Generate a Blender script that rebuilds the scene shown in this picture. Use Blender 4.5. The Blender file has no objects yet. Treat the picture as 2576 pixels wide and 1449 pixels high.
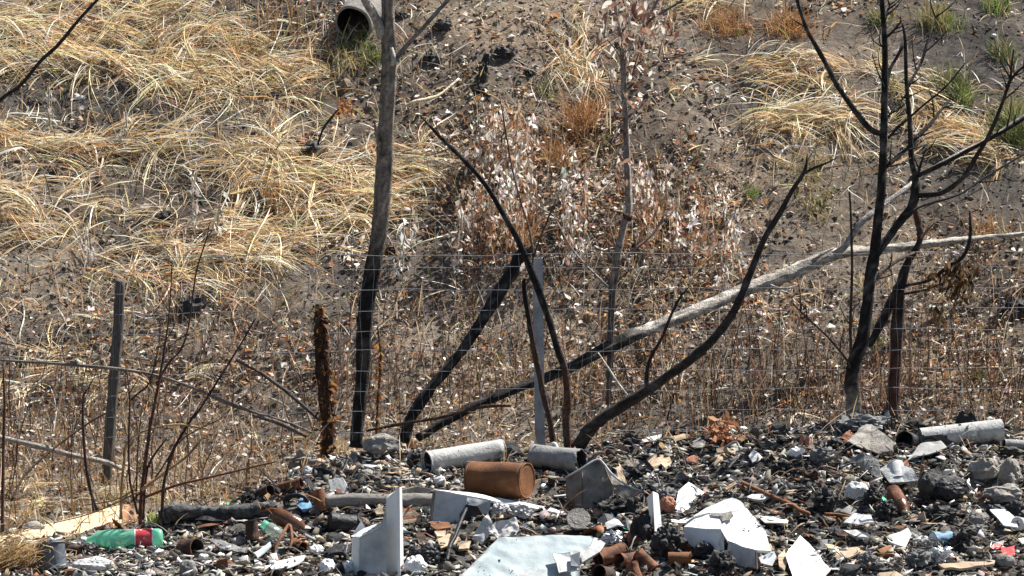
import bpy, bmesh, math
import numpy as np
from mathutils import Vector, Matrix, noise as mn

R = np.random.default_rng(7)
S = bpy.context.scene
COL = S.collection

# ------------------------------------------------------------------ camera, sky, sun, exposure
CAMZ, PITCH, HALF = 3.0, math.radians(6.0), math.tan(math.radians(7.0))
cam_d = bpy.data.cameras.new('camera'); cam = bpy.data.objects.new('camera', cam_d); COL.objects.link(cam)
cam.location = (0, 0, CAMZ); cam.rotation_euler = (math.pi/2 - PITCH, 0, 0)
cam_d.sensor_width = 36; cam_d.lens = 18/HALF; cam_d.clip_start = 0.1; cam_d.clip_end = 500
S.camera = cam
SUN = Vector((0.50, 0.34, 0.80)).normalized()
w = bpy.data.worlds.new('World'); S.world = w; w.use_nodes = True
nt = w.node_tree; bg = nt.nodes['Background']
sky = nt.nodes.new('ShaderNodeTexSky'); sky.sky_type = 'NISHITA'; sky.sun_disc = False
sky.sun_elevation = math.asin(SUN.z); sky.sun_rotation = math.atan2(SUN.x, SUN.y)
nt.links.new(sky.outputs[0], bg.inputs[0]); bg.inputs[1].default_value = 0.054
sl = bpy.data.lights.new('sun', 'SUN'); sl.energy = 5.0; sl.angle = math.radians(0.5); sl.color = (1, 0.965, 0.905)
so = bpy.data.objects.new('sun', sl); COL.objects.link(so); so.rotation_euler = SUN.to_track_quat('Z', 'Y').to_euler(); so.location = SUN*40
S.view_settings.view_transform = 'Standard'; S.view_settings.look = 'None'; S.view_settings.gamma = 1
S.view_settings.exposure = 1.08; S.view_settings.use_curve_mapping = False
S.cycles.max_bounces = 6; S.cycles.transparent_max_bounces = 12

# ------------------------------------------------------------------ pixel <-> world (photo measured at 2576 x 1449)
FW = np.array((0, math.cos(PITCH), -math.sin(PITCH))); UP = np.array((0, math.sin(PITCH), math.cos(PITCH)))
CAM = np.array((0, 0, CAMZ))
def ray(px, py):
    return FW + np.array((1, 0, 0))*((px-1288)/1288*HALF) + UP*(-(py-724.5)/1288*HALF)
def P(px, py, Y):
    d = ray(px, py); return CAM + d*(Y/d[1])
def mpp(Y): return Y*HALF/1288
def proj(p):
    q = np.asarray(p, float) - CAM
    f = q @ FW
    return 1288 + q[..., 0]/f/HALF*1288, 724.5 - (q @ UP)/f/HALF*1288
ZX = (0, 635.5, 1271.0, 1870.0)
def Z(k, x, y): return ZX[k-1] + x*.3178, 988.6 + y*.3178        # heap close-ups
def H(k, x, y): return ZX[(k-1) % 4] + x*.3655, (0 if k < 5 else 529.6) + y*.3655   # hill close-ups

# ------------------------------------------------------------------ noise and terrain
_T = np.random.default_rng(3).random((256, 256))
def vn(x, y):
    xi = np.floor(x).astype(int); yi = np.floor(y).astype(int); fx = x-xi; fy = y-yi
    fx = fx*fx*(3-2*fx); fy = fy*fy*(3-2*fy)
    a = _T[xi & 255, yi & 255]; b = _T[(xi+1) & 255, yi & 255]; c = _T[xi & 255, (yi+1) & 255]; d = _T[(xi+1) & 255, (yi+1) & 255]
    return (a*(1-fx)+b*fx)*(1-fy)+(c*(1-fx)+d*fx)*fy*1.0
def fbm(x, y, o=4):
    s = 0; a = .5
    for i in range(o):
        s = s + a*(vn(x*2**i+17.3*i, y*2**i+9.1*i)-.5); a *= .5
    return s
CX = np.array([-900, 0, 330, 500, 650, 800, 950, 1100, 1450, 1700, 1900, 2150, 2350, 2576, 3400.])
CY = np.array([1400, 1385, 1335, 1290, 1235, 1180, 1142, 1135, 1135, 1105, 1090, 1052, 1062, 1072, 1085.])
def heap_z(x, y):
    px = 1288 + x/(18.7*HALF)*1288
    yc = np.interp(px, [0, 330, 900, 1500], [18.0, 18.15, 18.8, 18.9])
    cy = np.interp(px, CX, CY)
    d = FW[2] - UP[2]*(cy-724.5)/1288*HALF; dy = FW[1] - UP[1]*(cy-724.5)/1288*HALF
    zc = CAMZ + d/dy*yc
    dd = np.minimum(yc-y, 3.2)
    return zc - .2*np.maximum(dd, 0) - .45*np.maximum(y-yc, 0)
def base_z(x, y):
    t = (y-20.15)/.25
    rise = .25*np.logaddexp(0, np.minimum(t, 60))
    rise = np.where(t > 60, y-20.15, rise)
    h = np.where(rise > 14, 14+ (rise-14)*.12, rise)
    return -.02 + .03*(np.clip(y, 10, 20)-18) + .64*h + .05*np.sin(x*.9+1)*np.clip((y-20)/3, 0, 1)
def heapness(x, y):
    px = 1288 + x/(18.7*HALF)*1288; yc = np.interp(px, [0, 330, 900, 1500], [18.0, 18.15, 18.8, 18.9])
    yc = yc + .10*fbm(np.asarray(x, float)*4, np.asarray(y, float)*4, 3)
    return 1/(1+np.exp(-np.clip(np.maximum((heap_z(x, y)-base_z(x, y))/.03, (yc-y)/.03), -30, 30)))
def ground(x, y, fine=True):
    x = np.asarray(x, float); y = np.asarray(y, float)
    h = heap_z(x, y); b = base_z(x, y)
    hm = 1/(1+np.exp(-np.clip((h-b)/.03, -30, 30)))
    z = np.maximum(h, b) + .02*np.log1p(np.exp(-np.abs(h-b)/.02))
    z = z + (.22*fbm(x*1.1, y*1.1, 3)*np.clip((y-19.6)/1.5, 0, 1)) + .05*fbm(x*5, y*5, 3) + hm*(.07*fbm(x*7+31, y*7, 3)+.06*fbm(x*3.1+7, y*3.1, 2))
    if fine: z = z + (.032+.01*hm)*fbm(x*20, y*20, 3)
    return z
def G(px, py):
    d = ray(px, py); ys = np.arange(16.3, 32, .02); p = CAM + d*(ys/d[1])[:, None]
    below = p[:, 2] < ground(p[:, 0], p[:, 1])
    i = int(np.argmax(below)) if below.any() else len(ys)-1
    return p[i]
def lin(r, g, b):
    c = np.array((r, g, b))/255.; return tuple(np.where(c < .04045, c/12.92, ((c+.055)/1.055)**2.4))

# ------------------------------------------------------------------ materials
def _nodes(name):
    m = bpy.data.materials.new(name); m.use_nodes = True
    return m, m.node_tree.nodes, m.node_tree.links, m.node_tree.nodes['Principled BSDF']
def _noise(N, L, co, scale, det=6, rough=.6, stretch=None):
    n = N.new('ShaderNodeTexNoise'); n.inputs['Scale'].default_value = scale; n.inputs['Detail'].default_value = det; n.inputs['Roughness'].default_value = rough
    if stretch:
        mp = N.new('ShaderNodeMapping'); mp.inputs['Scale'].default_value = stretch; L.new(co, mp.inputs[0]); co = mp.outputs[0]
    L.new(co, n.inputs['Vector']); return n.outputs['Fac']
def _ramp(N, L, fac, stops):
    r = N.new('ShaderNodeValToRGB'); e = r.color_ramp.elements
    while len(e) < len(stops): e.new(.5)
    for i, (p, c) in enumerate(stops): e[i].position = p; e[i].color = (*c[:3], 1)
    L.new(fac, r.inputs[0]); return r.outputs[0]
def mat(name, stops, scale=8, rough=.75, bump=.3, bscale=60, metal=0, spec=.35, stretch=None, spots=None, sscale=5):
    m, N, L, b = _nodes(name); tc = N.new('ShaderNodeTexCoord'); co = tc.outputs['Object']
    c = _ramp(N, L, _noise(N, L, co, scale, stretch=stretch), stops)
    if spots:                                                     # stains of another colour with their own shape
        f = _ramp(N, L, _noise(N, L, co, sscale, 8, .7), [(spots[1], (0, 0, 0)), (spots[2], (1, 1, 1))])
        mx = N.new('ShaderNodeMix'); mx.data_type = 'RGBA'; L.new(f, mx.inputs[0]); L.new(c, mx.inputs[6]); mx.inputs[7].default_value = (*spots[0], 1); c = mx.outputs[2]
    L.new(c, b.inputs['Base Color']); b.inputs['Roughness'].default_value = rough; b.inputs['Metallic'].default_value = metal; b.inputs['Specular IOR Level'].default_value = spec
    if bump:
        bn = N.new('ShaderNodeBump'); bn.inputs['Strength'].default_value = bump; bn.inputs['Distance'].default_value = .01
        L.new(_noise(N, L, co, bscale, stretch=stretch), bn.inputs['Height']); L.new(bn.outputs[0], b.inputs['Normal'])
    return m
def amat(name, rough=.85, var=(.6, 1.35), scale=40, bump=.4, bscale=90, transl=0, spec=.2):
    """base colour from the mesh's own colour attribute, broken up by noise"""
    m, N, L, b = _nodes(name); at = N.new('ShaderNodeAttribute'); at.attribute_name = 'Col'
    tc = N.new('ShaderNodeTexCoord'); co = tc.outputs['Object']
    v = _ramp(N, L, _noise(N, L, co, scale), [(.25, (var[0],)*3), (.75, (var[1],)*3)])
    mx = N.new('ShaderNodeMix'); mx.data_type = 'RGBA'; mx.blend_type = 'MULTIPLY'; mx.inputs[0].default_value = 1
    L.new(at.outputs['Color'], mx.inputs[6]); L.new(v, mx.inputs[7])
    L.new(mx.outputs[2], b.inputs['Base Color']); b.inputs['Roughness'].default_value = rough; b.inputs['Specular IOR Level'].default_value = spec
    if bump:
        bn = N.new('ShaderNodeBump'); bn.inputs['Strength'].default_value = bump; bn.inputs['Distance'].default_value = .01
        L.new(_noise(N, L, co, bscale), bn.inputs['Height']); L.new(bn.outputs[0], b.inputs['Normal'])
    if transl:
        t = N.new('ShaderNodeBsdfTranslucent'); L.new(mx.outputs[2], t.inputs[0]); ms = N.new('ShaderNodeMixShader'); ms.inputs[0].default_value = transl
        L.new(b.outputs[0], ms.inputs[1]); L.new(t.outputs[0], ms.inputs[2]); L.new(ms.outputs[0], N['Material Output'].inputs[0])
    return m
M = {}
M['soil'] = amat('burnt_soil', .95, (.45, 1.5), 26, 1.0, 55, spec=.1)
M['bits'] = amat('debris_bits', .8, (.7, 1.25), 60, .3, 120)
M['leaf'] = amat('dead_leaf', .7, (.8, 1.2), 50, 0, transl=.42)
M['straw'] = amat('dry_straw', .5, (.8, 1.15), 30, 0, transl=.36, spec=.5)
M['bark'] = amat('bark', .9, (.40, 1.5), 60, 1.0, 110)
M['green'] = amat('green_blade', .5, (.8, 1.2), 30, 0, transl=.35)
M['rust'] = mat('rusted_tin', [(.28, (.035, .016, .011)), (.48, (.16, .062, .03)), (.68, (.29, .13, .065)), (.82, (.34, .26, .20))], 26, .8, .5, 160, spots=((.03, .02, .018), .58, .72), sscale=11)
M['rust2'] = mat('orange_rust', [(.3, (.09, .035, .014)), (.52, (.185, .073, .026)), (.75, (.29, .13, .05))], 9, .75, .4, 170)
M['rustdk'] = mat('dark_rust', [(.3, (.02, .014, .011)), (.55, (.075, .034, .02)), (.78, (.2, .09, .05))], 22, .75, .5, 160)
M['white'] = mat('scorched_white_paint', [(.3, (.62, .63, .63)), (.7, (.78, .78, .76))], 6, .5, .2, 60, spots=((.16, .145, .13), .60, .74), sscale=12)
M['whiteclean'] = mat('white_plastic', [(.3, (.74, .74, .73)), (.7, (.82, .82, .81))], 6, .5, .25, 40, spots=((.36, .33, .29), .62, .78), sscale=13)
M['panel'] = mat('sooty_enamel', [(.28, (.16, .165, .17)), (.5, (.42, .44, .45)), (.75, (.6, .62, .63))], 5, .45, .15, 50, spots=((.05, .05, .05), .58, .74), sscale=8)
M['slab'] = mat('bluish_white_sheet', [(.3, (.26, .315, .33)), (.55, (.37, .425, .435)), (.8, (.50, .53, .51))], 5, .6, .2, 40, spots=((.20, .18, .15), .54, .74), sscale=7)
M['concrete'] = mat('grey_concrete', [(.3, (.15, .14, .125)), (.7, (.36, .335, .30))], 18, .95, .9, 90, spots=((.07, .06, .05), .52, .72), sscale=12)
M['paletube'] = mat('ashy_pale_tube', [(.3, (.30, .30, .29)), (.7, (.56, .55, .52))], 10, .8, .45, 80, spots=((.075, .07, .062), .52, .70), sscale=11)
M['greytube'] = mat('ashy_grey_tube', [(.3, (.17, .17, .165)), (.7, (.36, .355, .34))], 12, .8, .5, 90, spots=((.04, .04, .04), .55, .75), sscale=10)
M['metal'] = mat('sooted_steel', [(.3, (.06, .054, .046)), (.5, (.20, .18, .15)), (.75, (.36, .33, .28))], 7, .5, .2, 60, metal=.2, spots=((.10, .05, .022), .48, .66), sscale=9)
M['foil'] = mat('crumpled_foil', [(.3, (.5, .5, .5)), (.7, (.75, .75, .74))], 10, .3, .4, 50, metal=.8)
M['black'] = mat('charred_black', [(.3, (.012, .012, .012)), (.6, (.045, .043, .041)), (.8, (.13, .125, .12))], 18, .65, .8, 70)
M['blackpl'] = mat('melted_black_plastic', [(.3, (.009, .009, .010)), (.7, (.022, .022, .024))], 10, .5, .5, 60, spec=.3)
M['ash'] = mat('grey_ash_crust', [(.3, (.09, .09, .088)), (.55, (.24, .235, .225)), (.78, (.42, .41, .39))], 14, .95, .9, 80)
M['charlog'] = mat('ash_coated_char', [(.32, (.018, .018, .018)), (.52, (.07, .07, .068)), (.75, (.24, .235, .23))], 26, .9, 1.0, 70)
M['stone'] = mat('grey_tan_stone', [(.3, (.17, .155, .135)), (.55, (.33, .30, .26)), (.78, (.48, .45, .40))], 9, .9, .7, 60)
M['sandstone'] = mat('sandy_stone', [(.3, (.15, .115, .082)), (.7, (.25, .20, .145))], 30, .95, .8, 90)
M['plaster'] = mat('pale_plaster', [(.3, (.42, .42, .41)), (.7, (.66, .65, .63))], 10, .85, .4, 70, spots=((.16, .15, .14), .6, .8), sscale=10)
M['tan'] = mat('tan_card', [(.3, (.33, .24, .155)), (.7, (.52, .40, .28))], 8, .8, .3, 60, spots=((.11, .08, .055), .6, .8), sscale=10)
M['wood'] = mat('pale_pine', [(.3, (.42, .30, .16)), (.5, (.60, .46, .28)), (.75, (.68, .55, .36))], 10, .6, .25, 60, stretch=(1.2, 14, 14))
M['woodend'] = mat('brown_plank_end', [(.3, (.24, .12, .055)), (.7, (.38, .21, .1))], 20, .8, .4, 60)
M['grey_wood'] = mat('grey_bare_wood', [(.3, (.19, .17, .145)), (.7, (.40, .37, .33))], 16, .85, .6, 70, stretch=(3, 20, 20))
M['postwood'] = mat('weathered_post', [(.3, (.05, .045, .04)), (.7, (.17, .15, .135))], 14, .9, .6, 80, stretch=(12, 12, 2))
M['galv'] = mat('galvanised_steel', [(.3, (.20, .21, .225)), (.7, (.40, .41, .43))], 14, .6, .2, 60, metal=.2, spots=((.10, .085, .075), .58, .75), sscale=9)
M['wire'] = mat('wire', [(.3, (.16, .165, .175)), (.7, (.36, .37, .40))], 30, .5, 0, metal=.2)
M['blue'] = mat('faded_blue', [(.3, (.06, .16, .26)), (.7, (.16, .30, .42))], 10, .6, .3, 60, spots=((.5, .55, .58), .62, .75), sscale=14)
M['red'] = mat('red_plastic', [(.3, (.50, .035, .04)), (.7, (.66, .07, .07))], 9, .45, .2, 60)
M['cloth'] = mat('sooty_cloth', [(.3, (.30, .32, .34)), (.5, (.50, .49, .48)), (.75, (.58, .52, .49))], 8, .95, .6, 70)
M['brownglass'] = mat('brown_glass', [(.3, (.05, .02, .009)), (.7, (.17, .07, .028))], 10, .25, .2, 60, spec=.6)
M['clay'] = mat('fired_clay', [(.3, (.30, .13, .075)), (.7, (.46, .22, .14))], 14, .9, .5, 80)
M['mug'] = mat('slate_enamel', [(.3, (.055, .065, .08)), (.7, (.14, .155, .18))], 7, .5, .2, 60, spots=((.35, .36, .37), .62, .75), sscale=14)
def bottle_mat(name, c, tr):
    m, N, L, b = _nodes(name); b.inputs['Base Color'].default_value = (*c, 1); b.inputs['Roughness'].default_value = .12; b.inputs['Specular IOR Level'].default_value = .6
    t = N.new('ShaderNodeBsdfTranslucent'); t.inputs[0].default_value = (*c, 1); x = N.new('ShaderNodeBsdfTransparent'); x.inputs[0].default_value = (*[v**.5 for v in c], 1)
    m1 = N.new('ShaderNodeMixShader'); m1.inputs[0].default_value = .55; L.new(b.outputs[0], m1.inputs[1]); L.new(t.outputs[0], m1.inputs[2])
    m2 = N.new('ShaderNodeMixShader'); m2.inputs[0].default_value = tr; L.new(m1.outputs[0], m2.inputs[1]); L.new(x.outputs[0], m2.inputs[2]); L.new(m2.outputs[0], N['Material Output'].inputs[0])
    bn = N.new('ShaderNodeBump'); bn.inputs['Strength'].default_value = .25; bn.inputs['Distance'].default_value = .006
    tc = N.new('ShaderNodeTexCoord'); L.new(_noise(N, L, tc.outputs['Object'], 22), bn.inputs['Height']); L.new(bn.outputs[0], b.inputs['Normal'])
    return m
M['pet'] = bottle_mat('green_bottle_plastic', (.34, .76, .58), .22)
M['petclear'] = bottle_mat('clear_green_plastic', (.44, .50, .46), .4)
M['label'] = mat('red_bottle_label', [(.3, (.42, .03, .04)), (.62, (.56, .07, .08)), (.75, (.7, .45, .43))], 16, .35, .2, 60, spots=((.75, .66, .62), .56, .66), sscale=34)

# ------------------------------------------------------------------ object helpers
def tag(o, label=None, cat=None, group=None, kind=None):
    if label: o['label'] = label
    if cat: o['category'] = cat
    if group: o['group'] = group
    if kind: o['kind'] = kind
    return o
def thing(name, label, cat, loc, group=None):
    o = bpy.data.objects.new(name, None); o.empty_display_size = .05; o.location = tuple(loc); COL.objects.link(o)
    return tag(o, label, cat, group)
def mesh(name, V, F, smooth=False, vcol=None, fcol=None):
    me = bpy.data.meshes.new(name); V = np.asarray(V, np.float32)
    if isinstance(F, np.ndarray):
        n, k = F.shape
        me.vertices.add(len(V)); me.vertices.foreach_set('co', V.ravel()); me.loops.add(n*k); me.loops.foreach_set('vertex_index', F.astype(np.int32).ravel())
        me.polygons.add(n); me.polygons.foreach_set('loop_start', np.arange(0, n*k, k, dtype=np.int32)); me.update(calc_edges=True)
    else:
        me.from_pydata(V.tolist(), [], [list(f) for f in F]); me.update()
    if vcol is not None or fcol is not None:
        c = vcol if vcol is not None else fcol; a = me.color_attributes.new('Col', 'FLOAT_COLOR', 'POINT') if vcol is not None else me.attributes.new('Col', 'FLOAT_COLOR', 'FACE')
        cc = np.ones((len(c), 4), np.float32); cc[:, :3] = c; a.data.foreach_set('color', cc.ravel())
    if smooth: me.polygons.foreach_set('use_smooth', np.ones(len(me.polygons), bool))
    return me
def link(name, me, m, parent=None, loc=(0, 0, 0)):
    o = bpy.data.objects.new(name, me); COL.objects.link(o); o.location = tuple(loc)
    if m is not None and not len(me.materials): me.materials.append(M[m] if isinstance(m, str) else m)
    if parent is not None: o.parent = parent
    return o
def put(name, VF, m, parent=None, smooth=False, vcol=None, fcol=None):
    """VF in world space; a child gets coordinates relative to its thing, a top-level mesh its own origin at its base"""
    V, F = VF; V = np.asarray(V, float)
    root = np.zeros(3)
    if parent is not None:
        q = parent
        while q is not None: root = root + np.array(q.location); q = q.parent
        return link(name, mesh(name, V-root, F, smooth, vcol, fcol), m, parent)
    c = V.mean(0); c[2] = V[:, 2].min()
    return link(name, mesh(name, V-c, F, smooth, vcol, fcol), m, None, c)
def join(parts):
    V = []; F = []; n = 0
    for v, f in parts:
        V.append(np.asarray(v, float)); F += [tuple(i+n for i in q) for q in f]; n += len(v)
    return np.concatenate(V), F
def catmull(pts, m):
    p = np.asarray(pts, float); n = len(p)
    if n == 2: return p[0] + (p[1]-p[0])*np.linspace(0, 1, m)[:, None]
    q = np.vstack([2*p[0]-p[1], p, 2*p[-1]-p[-2]]); t = np.linspace(0, n-1, m); i = np.minimum(t.astype(int), n-2); f = (t-i)[:, None]
    a, b, c, d = q[i], q[i+1], q[i+2], q[i+3]
    return .5*(2*b + (c-a)*f + (2*a-5*b+4*c-d)*f*f + (3*b-a-3*c+d)*f**3)
def tube(pts, rad, seg=8, knob=.1, cap=True, seed=0):
    p = np.asarray(pts, float); n = len(p); rad = np.broadcast_to(rad, (n,)).astype(float)
    t = np.gradient(p, axis=0); t /= np.linalg.norm(t, axis=1)[:, None]+1e-9
    u = np.cross(t[0], (.31, .9, .22)); u /= np.linalg.norm(u); V = []
    a = np.arange(seg)/seg*2*math.pi; rs = np.random.default_rng(seed+n*13+seg)
    wob = np.cumsum(rs.normal(0, knob*.5, (n, seg)), 0); wob -= np.linspace(0, 1, n)[:, None]*wob[-1]; wob = np.clip(wob, -2*knob, 2*knob) + rs.normal(0, knob*.5, (n, seg))
    for i in range(n):
        u = u - t[i]*(u@t[i]); u /= np.linalg.norm(u)+1e-9; v = np.cross(t[i], u)
        V.append(p[i] + (np.outer(np.cos(a), u)+np.outer(np.sin(a), v))*(rad[i]*(1+wob[i]))[:, None])
    V = np.concatenate(V); F = [(i*seg+j, i*seg+(j+1) % seg, (i+1)*seg+(j+1) % seg, (i+1)*seg+j) for i in range(n-1) for j in range(seg)]
    if cap: F += [tuple(range(seg-1, -1, -1)), tuple(range((n-1)*seg, n*seg))]
    return V, F
def lathe(A, B, prof, seg=28, dent=0., jag=0., seed=1, oval=1.):
    """profile of (t along A->B, radius in m)"""
    A = np.array(A); B = np.array(B); ax = B-A; Ln = np.linalg.norm(ax); ax = ax/Ln
    u = np.cross(ax, (0, 0, 1.)); u = u/np.linalg.norm(u) if np.linalg.norm(u) > .05 else np.array((1., 0, 0)); v = np.cross(ax, u)
    rs = np.random.default_rng(seed); jg = rs.uniform(-1, .2, seg)*jag; jg2 = rs.uniform(-.2, 1, seg)*jag; V = []; n = len(prof)
    for t, r in prof:
        for j in range(seg):
            a = j/seg*2*math.pi; tt = t + (jg[j] if t > .93 else (jg2[j] if t < .07 and jag < 0 else 0))
            rr = r*(1+dent*mn.noise(Vector((math.cos(a)*1.6+seed*3.1, math.sin(a)*1.6, tt*2.6))))
            V.append(A + ax*Ln*tt + u*math.cos(a)*rr*oval + v*math.sin(a)*rr)
    F = [(i*seg+j, i*seg+(j+1) % seg, (i+1)*seg+(j+1) % seg, (i+1)*seg+j) for i in range(n-1) for j in range(seg)]
    return np.array(V), F
def blob(c, size, sub=3, amp=.3, freq=1.6, seed=0, sharp=False, rot=None):
    bm = bmesh.new(); bmesh.ops.create_icosphere(bm, subdivisions=sub, radius=1)
    V = []; sz = np.array(size); off = Vector((seed*7.3, seed*2.1, seed*4.7))
    for v in bm.verts:
        k = v.co*freq+off; d = mn.noise(k) + .5*mn.noise(k*2.3) + .25*mn.noise(k*5.1)
        if sharp: d = abs(d)*1.3-.3
        V.append(np.array(v.co)*(1+amp*d)*sz)
    F = [tuple(q.index for q in f.verts) for f in bm.faces]; bm.free(); V = np.array(V)
    if rot is not None: V = V @ np.array(Matrix.Rotation(rot[0], 3, 'X') @ Matrix.Rotation(rot[1], 3, 'Y') @ Matrix.Rotation(rot[2], 3, 'Z')).T
    return V+np.array(c), F
def poly(pts, th, cuts=3, wob=.0, seed=0, freq=14, toward=None):
    """a sheet of thickness th bounded by 3-D points; wob crumples it"""
    p = np.asarray(pts, float); c = p.mean(0); nrm = np.zeros(3)
    for i in range(len(p)): nrm += np.cross(p[i]-c, p[(i+1) % len(p)]-c)
    nrm /= np.linalg.norm(nrm)
    if nrm @ (CAM-c) < 0: p = p[::-1]; nrm = -nrm
    bm = bmesh.new(); bv = [bm.verts.new(q) for q in p]; f = bm.faces.new(bv)
    bmesh.ops.triangulate(bm, faces=bm.faces[:])
    for _ in range(cuts): bmesh.ops.subdivide_edges(bm, edges=bm.edges[:], cuts=1, use_grid_fill=True); bmesh.ops.triangulate(bm, faces=bm.faces[:])
    if wob:
        for v in bm.verts:
            k = v.co*freq + Vector((seed*3.7, seed, 0)); d = mn.noise(k)+.5*mn.noise(k*2.1)
            v.co += Vector(nrm)*d*wob + Vector((mn.noise(k+Vector((9, 0, 0))), 0, mn.noise(k+Vector((0, 9, 0)))))*wob*.35
    bm.verts.index_update(); n = len(bm.verts); V = [np.array(v.co) for v in bm.verts]; F = [tuple(v.index for v in q.verts) for q in bm.faces]
    E = [(e.verts[0].index, e.verts[1].index, e.link_faces[0]) for e in bm.edges if len(e.link_faces) == 1]
    V2 = [q-nrm*th for q in V]; F2 = [tuple(i+n for i in reversed(q)) for q in F]; FS = [(a, b, b+n, a+n) for a, b, _ in E]
    bm.free(); return np.array(V+V2), F+F2+FS
def box8(bot, top):
    """prism between two matching rings of 3-D points"""
    n = len(bot); V = list(bot)+list(top)
    return np.array(V), [tuple(range(n-1, -1, -1)), tuple(range(n, 2*n))]+[(i, (i+1) % n, n+(i+1) % n, n+i) for i in range(n)]

# ------------------------------------------------------------------ ground
def axis(lo, hi, step, far0, far1, grow=1.25):
    a = list(np.arange(lo, hi, step)); s = step
    while a[-1] < far1: s *= grow; a.append(a[-1]+s)
    s = step; b = [lo]
    while b[-1] > far0: s *= grow; b.append(b[-1]-s)
    return np.array(b[:0:-1]+a)
gx = axis(-3.2, 3.2, .02, -90, 90); gy = axis(16.6, 24.6, .02, -20, 140)
X, Y = np.meshgrid(gx, gy); z = ground(X, Y); ny, nx = X.shape
idx = np.arange(ny*nx).reshape(ny, nx); GF = np.stack([idx[:-1, :-1], idx[:-1, 1:], idx[1:, 1:], idx[1:, :-1]], -1).reshape(-1, 4)
GV = np.stack([X, Y, z], -1).reshape(-1, 3)
def dens(px, py, spots):
    d = np.zeros(len(px))
    for cx, cy, rx, ry, wgt in spots: d = np.maximum(d, wgt*np.exp(-((px-cx)/rx)**2-((py-cy)/ry)**2))
    return d
BURNT = [(230, 265, 280, 48, .95), (420, 320, 160, 40, .8), (420, 560, 130, 32, .95), (560, 500, 90, 26, .8), (250, 480, 120, 22, .8), (90, 455, 130, 25, .6), (650, 500, 60, 25, .8), (470, 765, 80, 25, .8), (2480, 90, 140, 90, .8), (2000, 130, 190, 55, .9), (2520, 740, 120, 60, .8), (700, 820, 160, 60, .5), (350, 480, 140, 30, .6), (1180, 590, 90, 40, .6), (2420, 200, 90, 60, .8), (820, 690, 130, 30, .6), (1250, 190, 60, 40, .5), (1880, 260, 140, 50, .85), (1620, 740, 120, 35, .7), (150, 830, 120, 30, .5), (200, 1040, 120, 30, .5), (1950, 620, 110, 35, .4)]
SANDY = [(1230, 80, 220, 90, .8), (1320, 930, 200, 110, .6), (1900, 460, 160, 60, .4), (2130, 140, 130, 60, .5), (2300, 930, 300, 100, .4), (600, 930, 90, 40, .4), (480, 1040, 150, 80, .3)]
def soil_col(x, y):
    hm = heapness(x, y)
    n1 = fbm(x*1.6+5, y*1.6, 4)+.5; n2 = fbm(x*7, y*7+3, 4)+.5; n3 = fbm(x*.9+40, y*1.2, 3)+.5
    a = np.clip((n1-.42)*3.2, 0, 1)[:, None]; d = np.clip((n2-.42)*4, 0, 1)[:, None]; e = np.clip((n3-.5)*4, 0, 1)[:, None]
    soil = np.array((.112, .090, .070)); pale = np.array((.200, .162, .125)); ash = np.array((.058, .051, .046)); grey = np.array((.12, .116, .112))
    c = soil*(1-a)+pale*a; c = c*(1-.55*d*(1-a))+ash*.55*d*(1-a); c = c*(1-.6*e)+(ash*.7+grey*.3)*.6*e
    hp = np.array((.062, .058, .053))*(1-d)+np.array((.20, .18, .155))*d; n4 = np.clip(fbm(x*3+60, y*3, 3)*6, 0, 1)[:, None]; hp = hp*(1-.75*n4)
    px, py = proj(np.stack([x, y, ground(x, y, False)], -1)); px = px+60*fbm(x*6, y*6, 3); py = py+60*fbm(x*6+9, y*6, 3)
    k = dens(px, py, BURNT)[:, None]; c = c*(1-k)+np.array((.035, .032, .031))*k*(1+.9*d)
    k = dens(px, py, SANDY)[:, None]; c = c*(1-k)+np.array((.26, .20, .145))*k
    return c*(1-hm[:, None])+hp*hm[:, None]
go = link('ground', mesh('ground', GV, GF, True, vcol=soil_col(GV[:, 0], GV[:, 1])), 'soil'); tag(go, kind='structure')

# ------------------------------------------------------------------ mass scatter (uncountable small stuff)
def on_ground(n, x0, x1, y0, y1):
    x = R.uniform(x0, x1, n); y = R.uniform(y0, y1, n); return np.stack([x, y, ground(x, y)], 1)
def rotmats(n, tilt):
    """random frames whose third axis leans off vertical by up to tilt"""
    az = R.uniform(0, 2*math.pi, n); tl = np.abs(R.normal(0, tilt, n)); ph = R.uniform(0, 2*math.pi, n)
    k = np.stack([np.sin(tl)*np.cos(ph), np.sin(tl)*np.sin(ph), np.cos(tl)], 1)
    a = np.stack([np.cos(az), np.sin(az), 0*az], 1); a = a-k*(a*k).sum(1)[:, None]; a /= np.linalg.norm(a, axis=1)[:, None]+1e-9
    return a, np.cross(k, a), k
def pick(pal, n, jit=.18):
    pal = np.array([p[1:] for p in pal]), np.array([p[0] for p in pal], float)
    c = pal[0][R.choice(len(pal[1]), n, p=pal[1]/pal[1].sum())]
    return c*np.exp(R.normal(0, jit, (n, 1)))*np.exp(R.normal(0, .05, (n, 3)))
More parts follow.
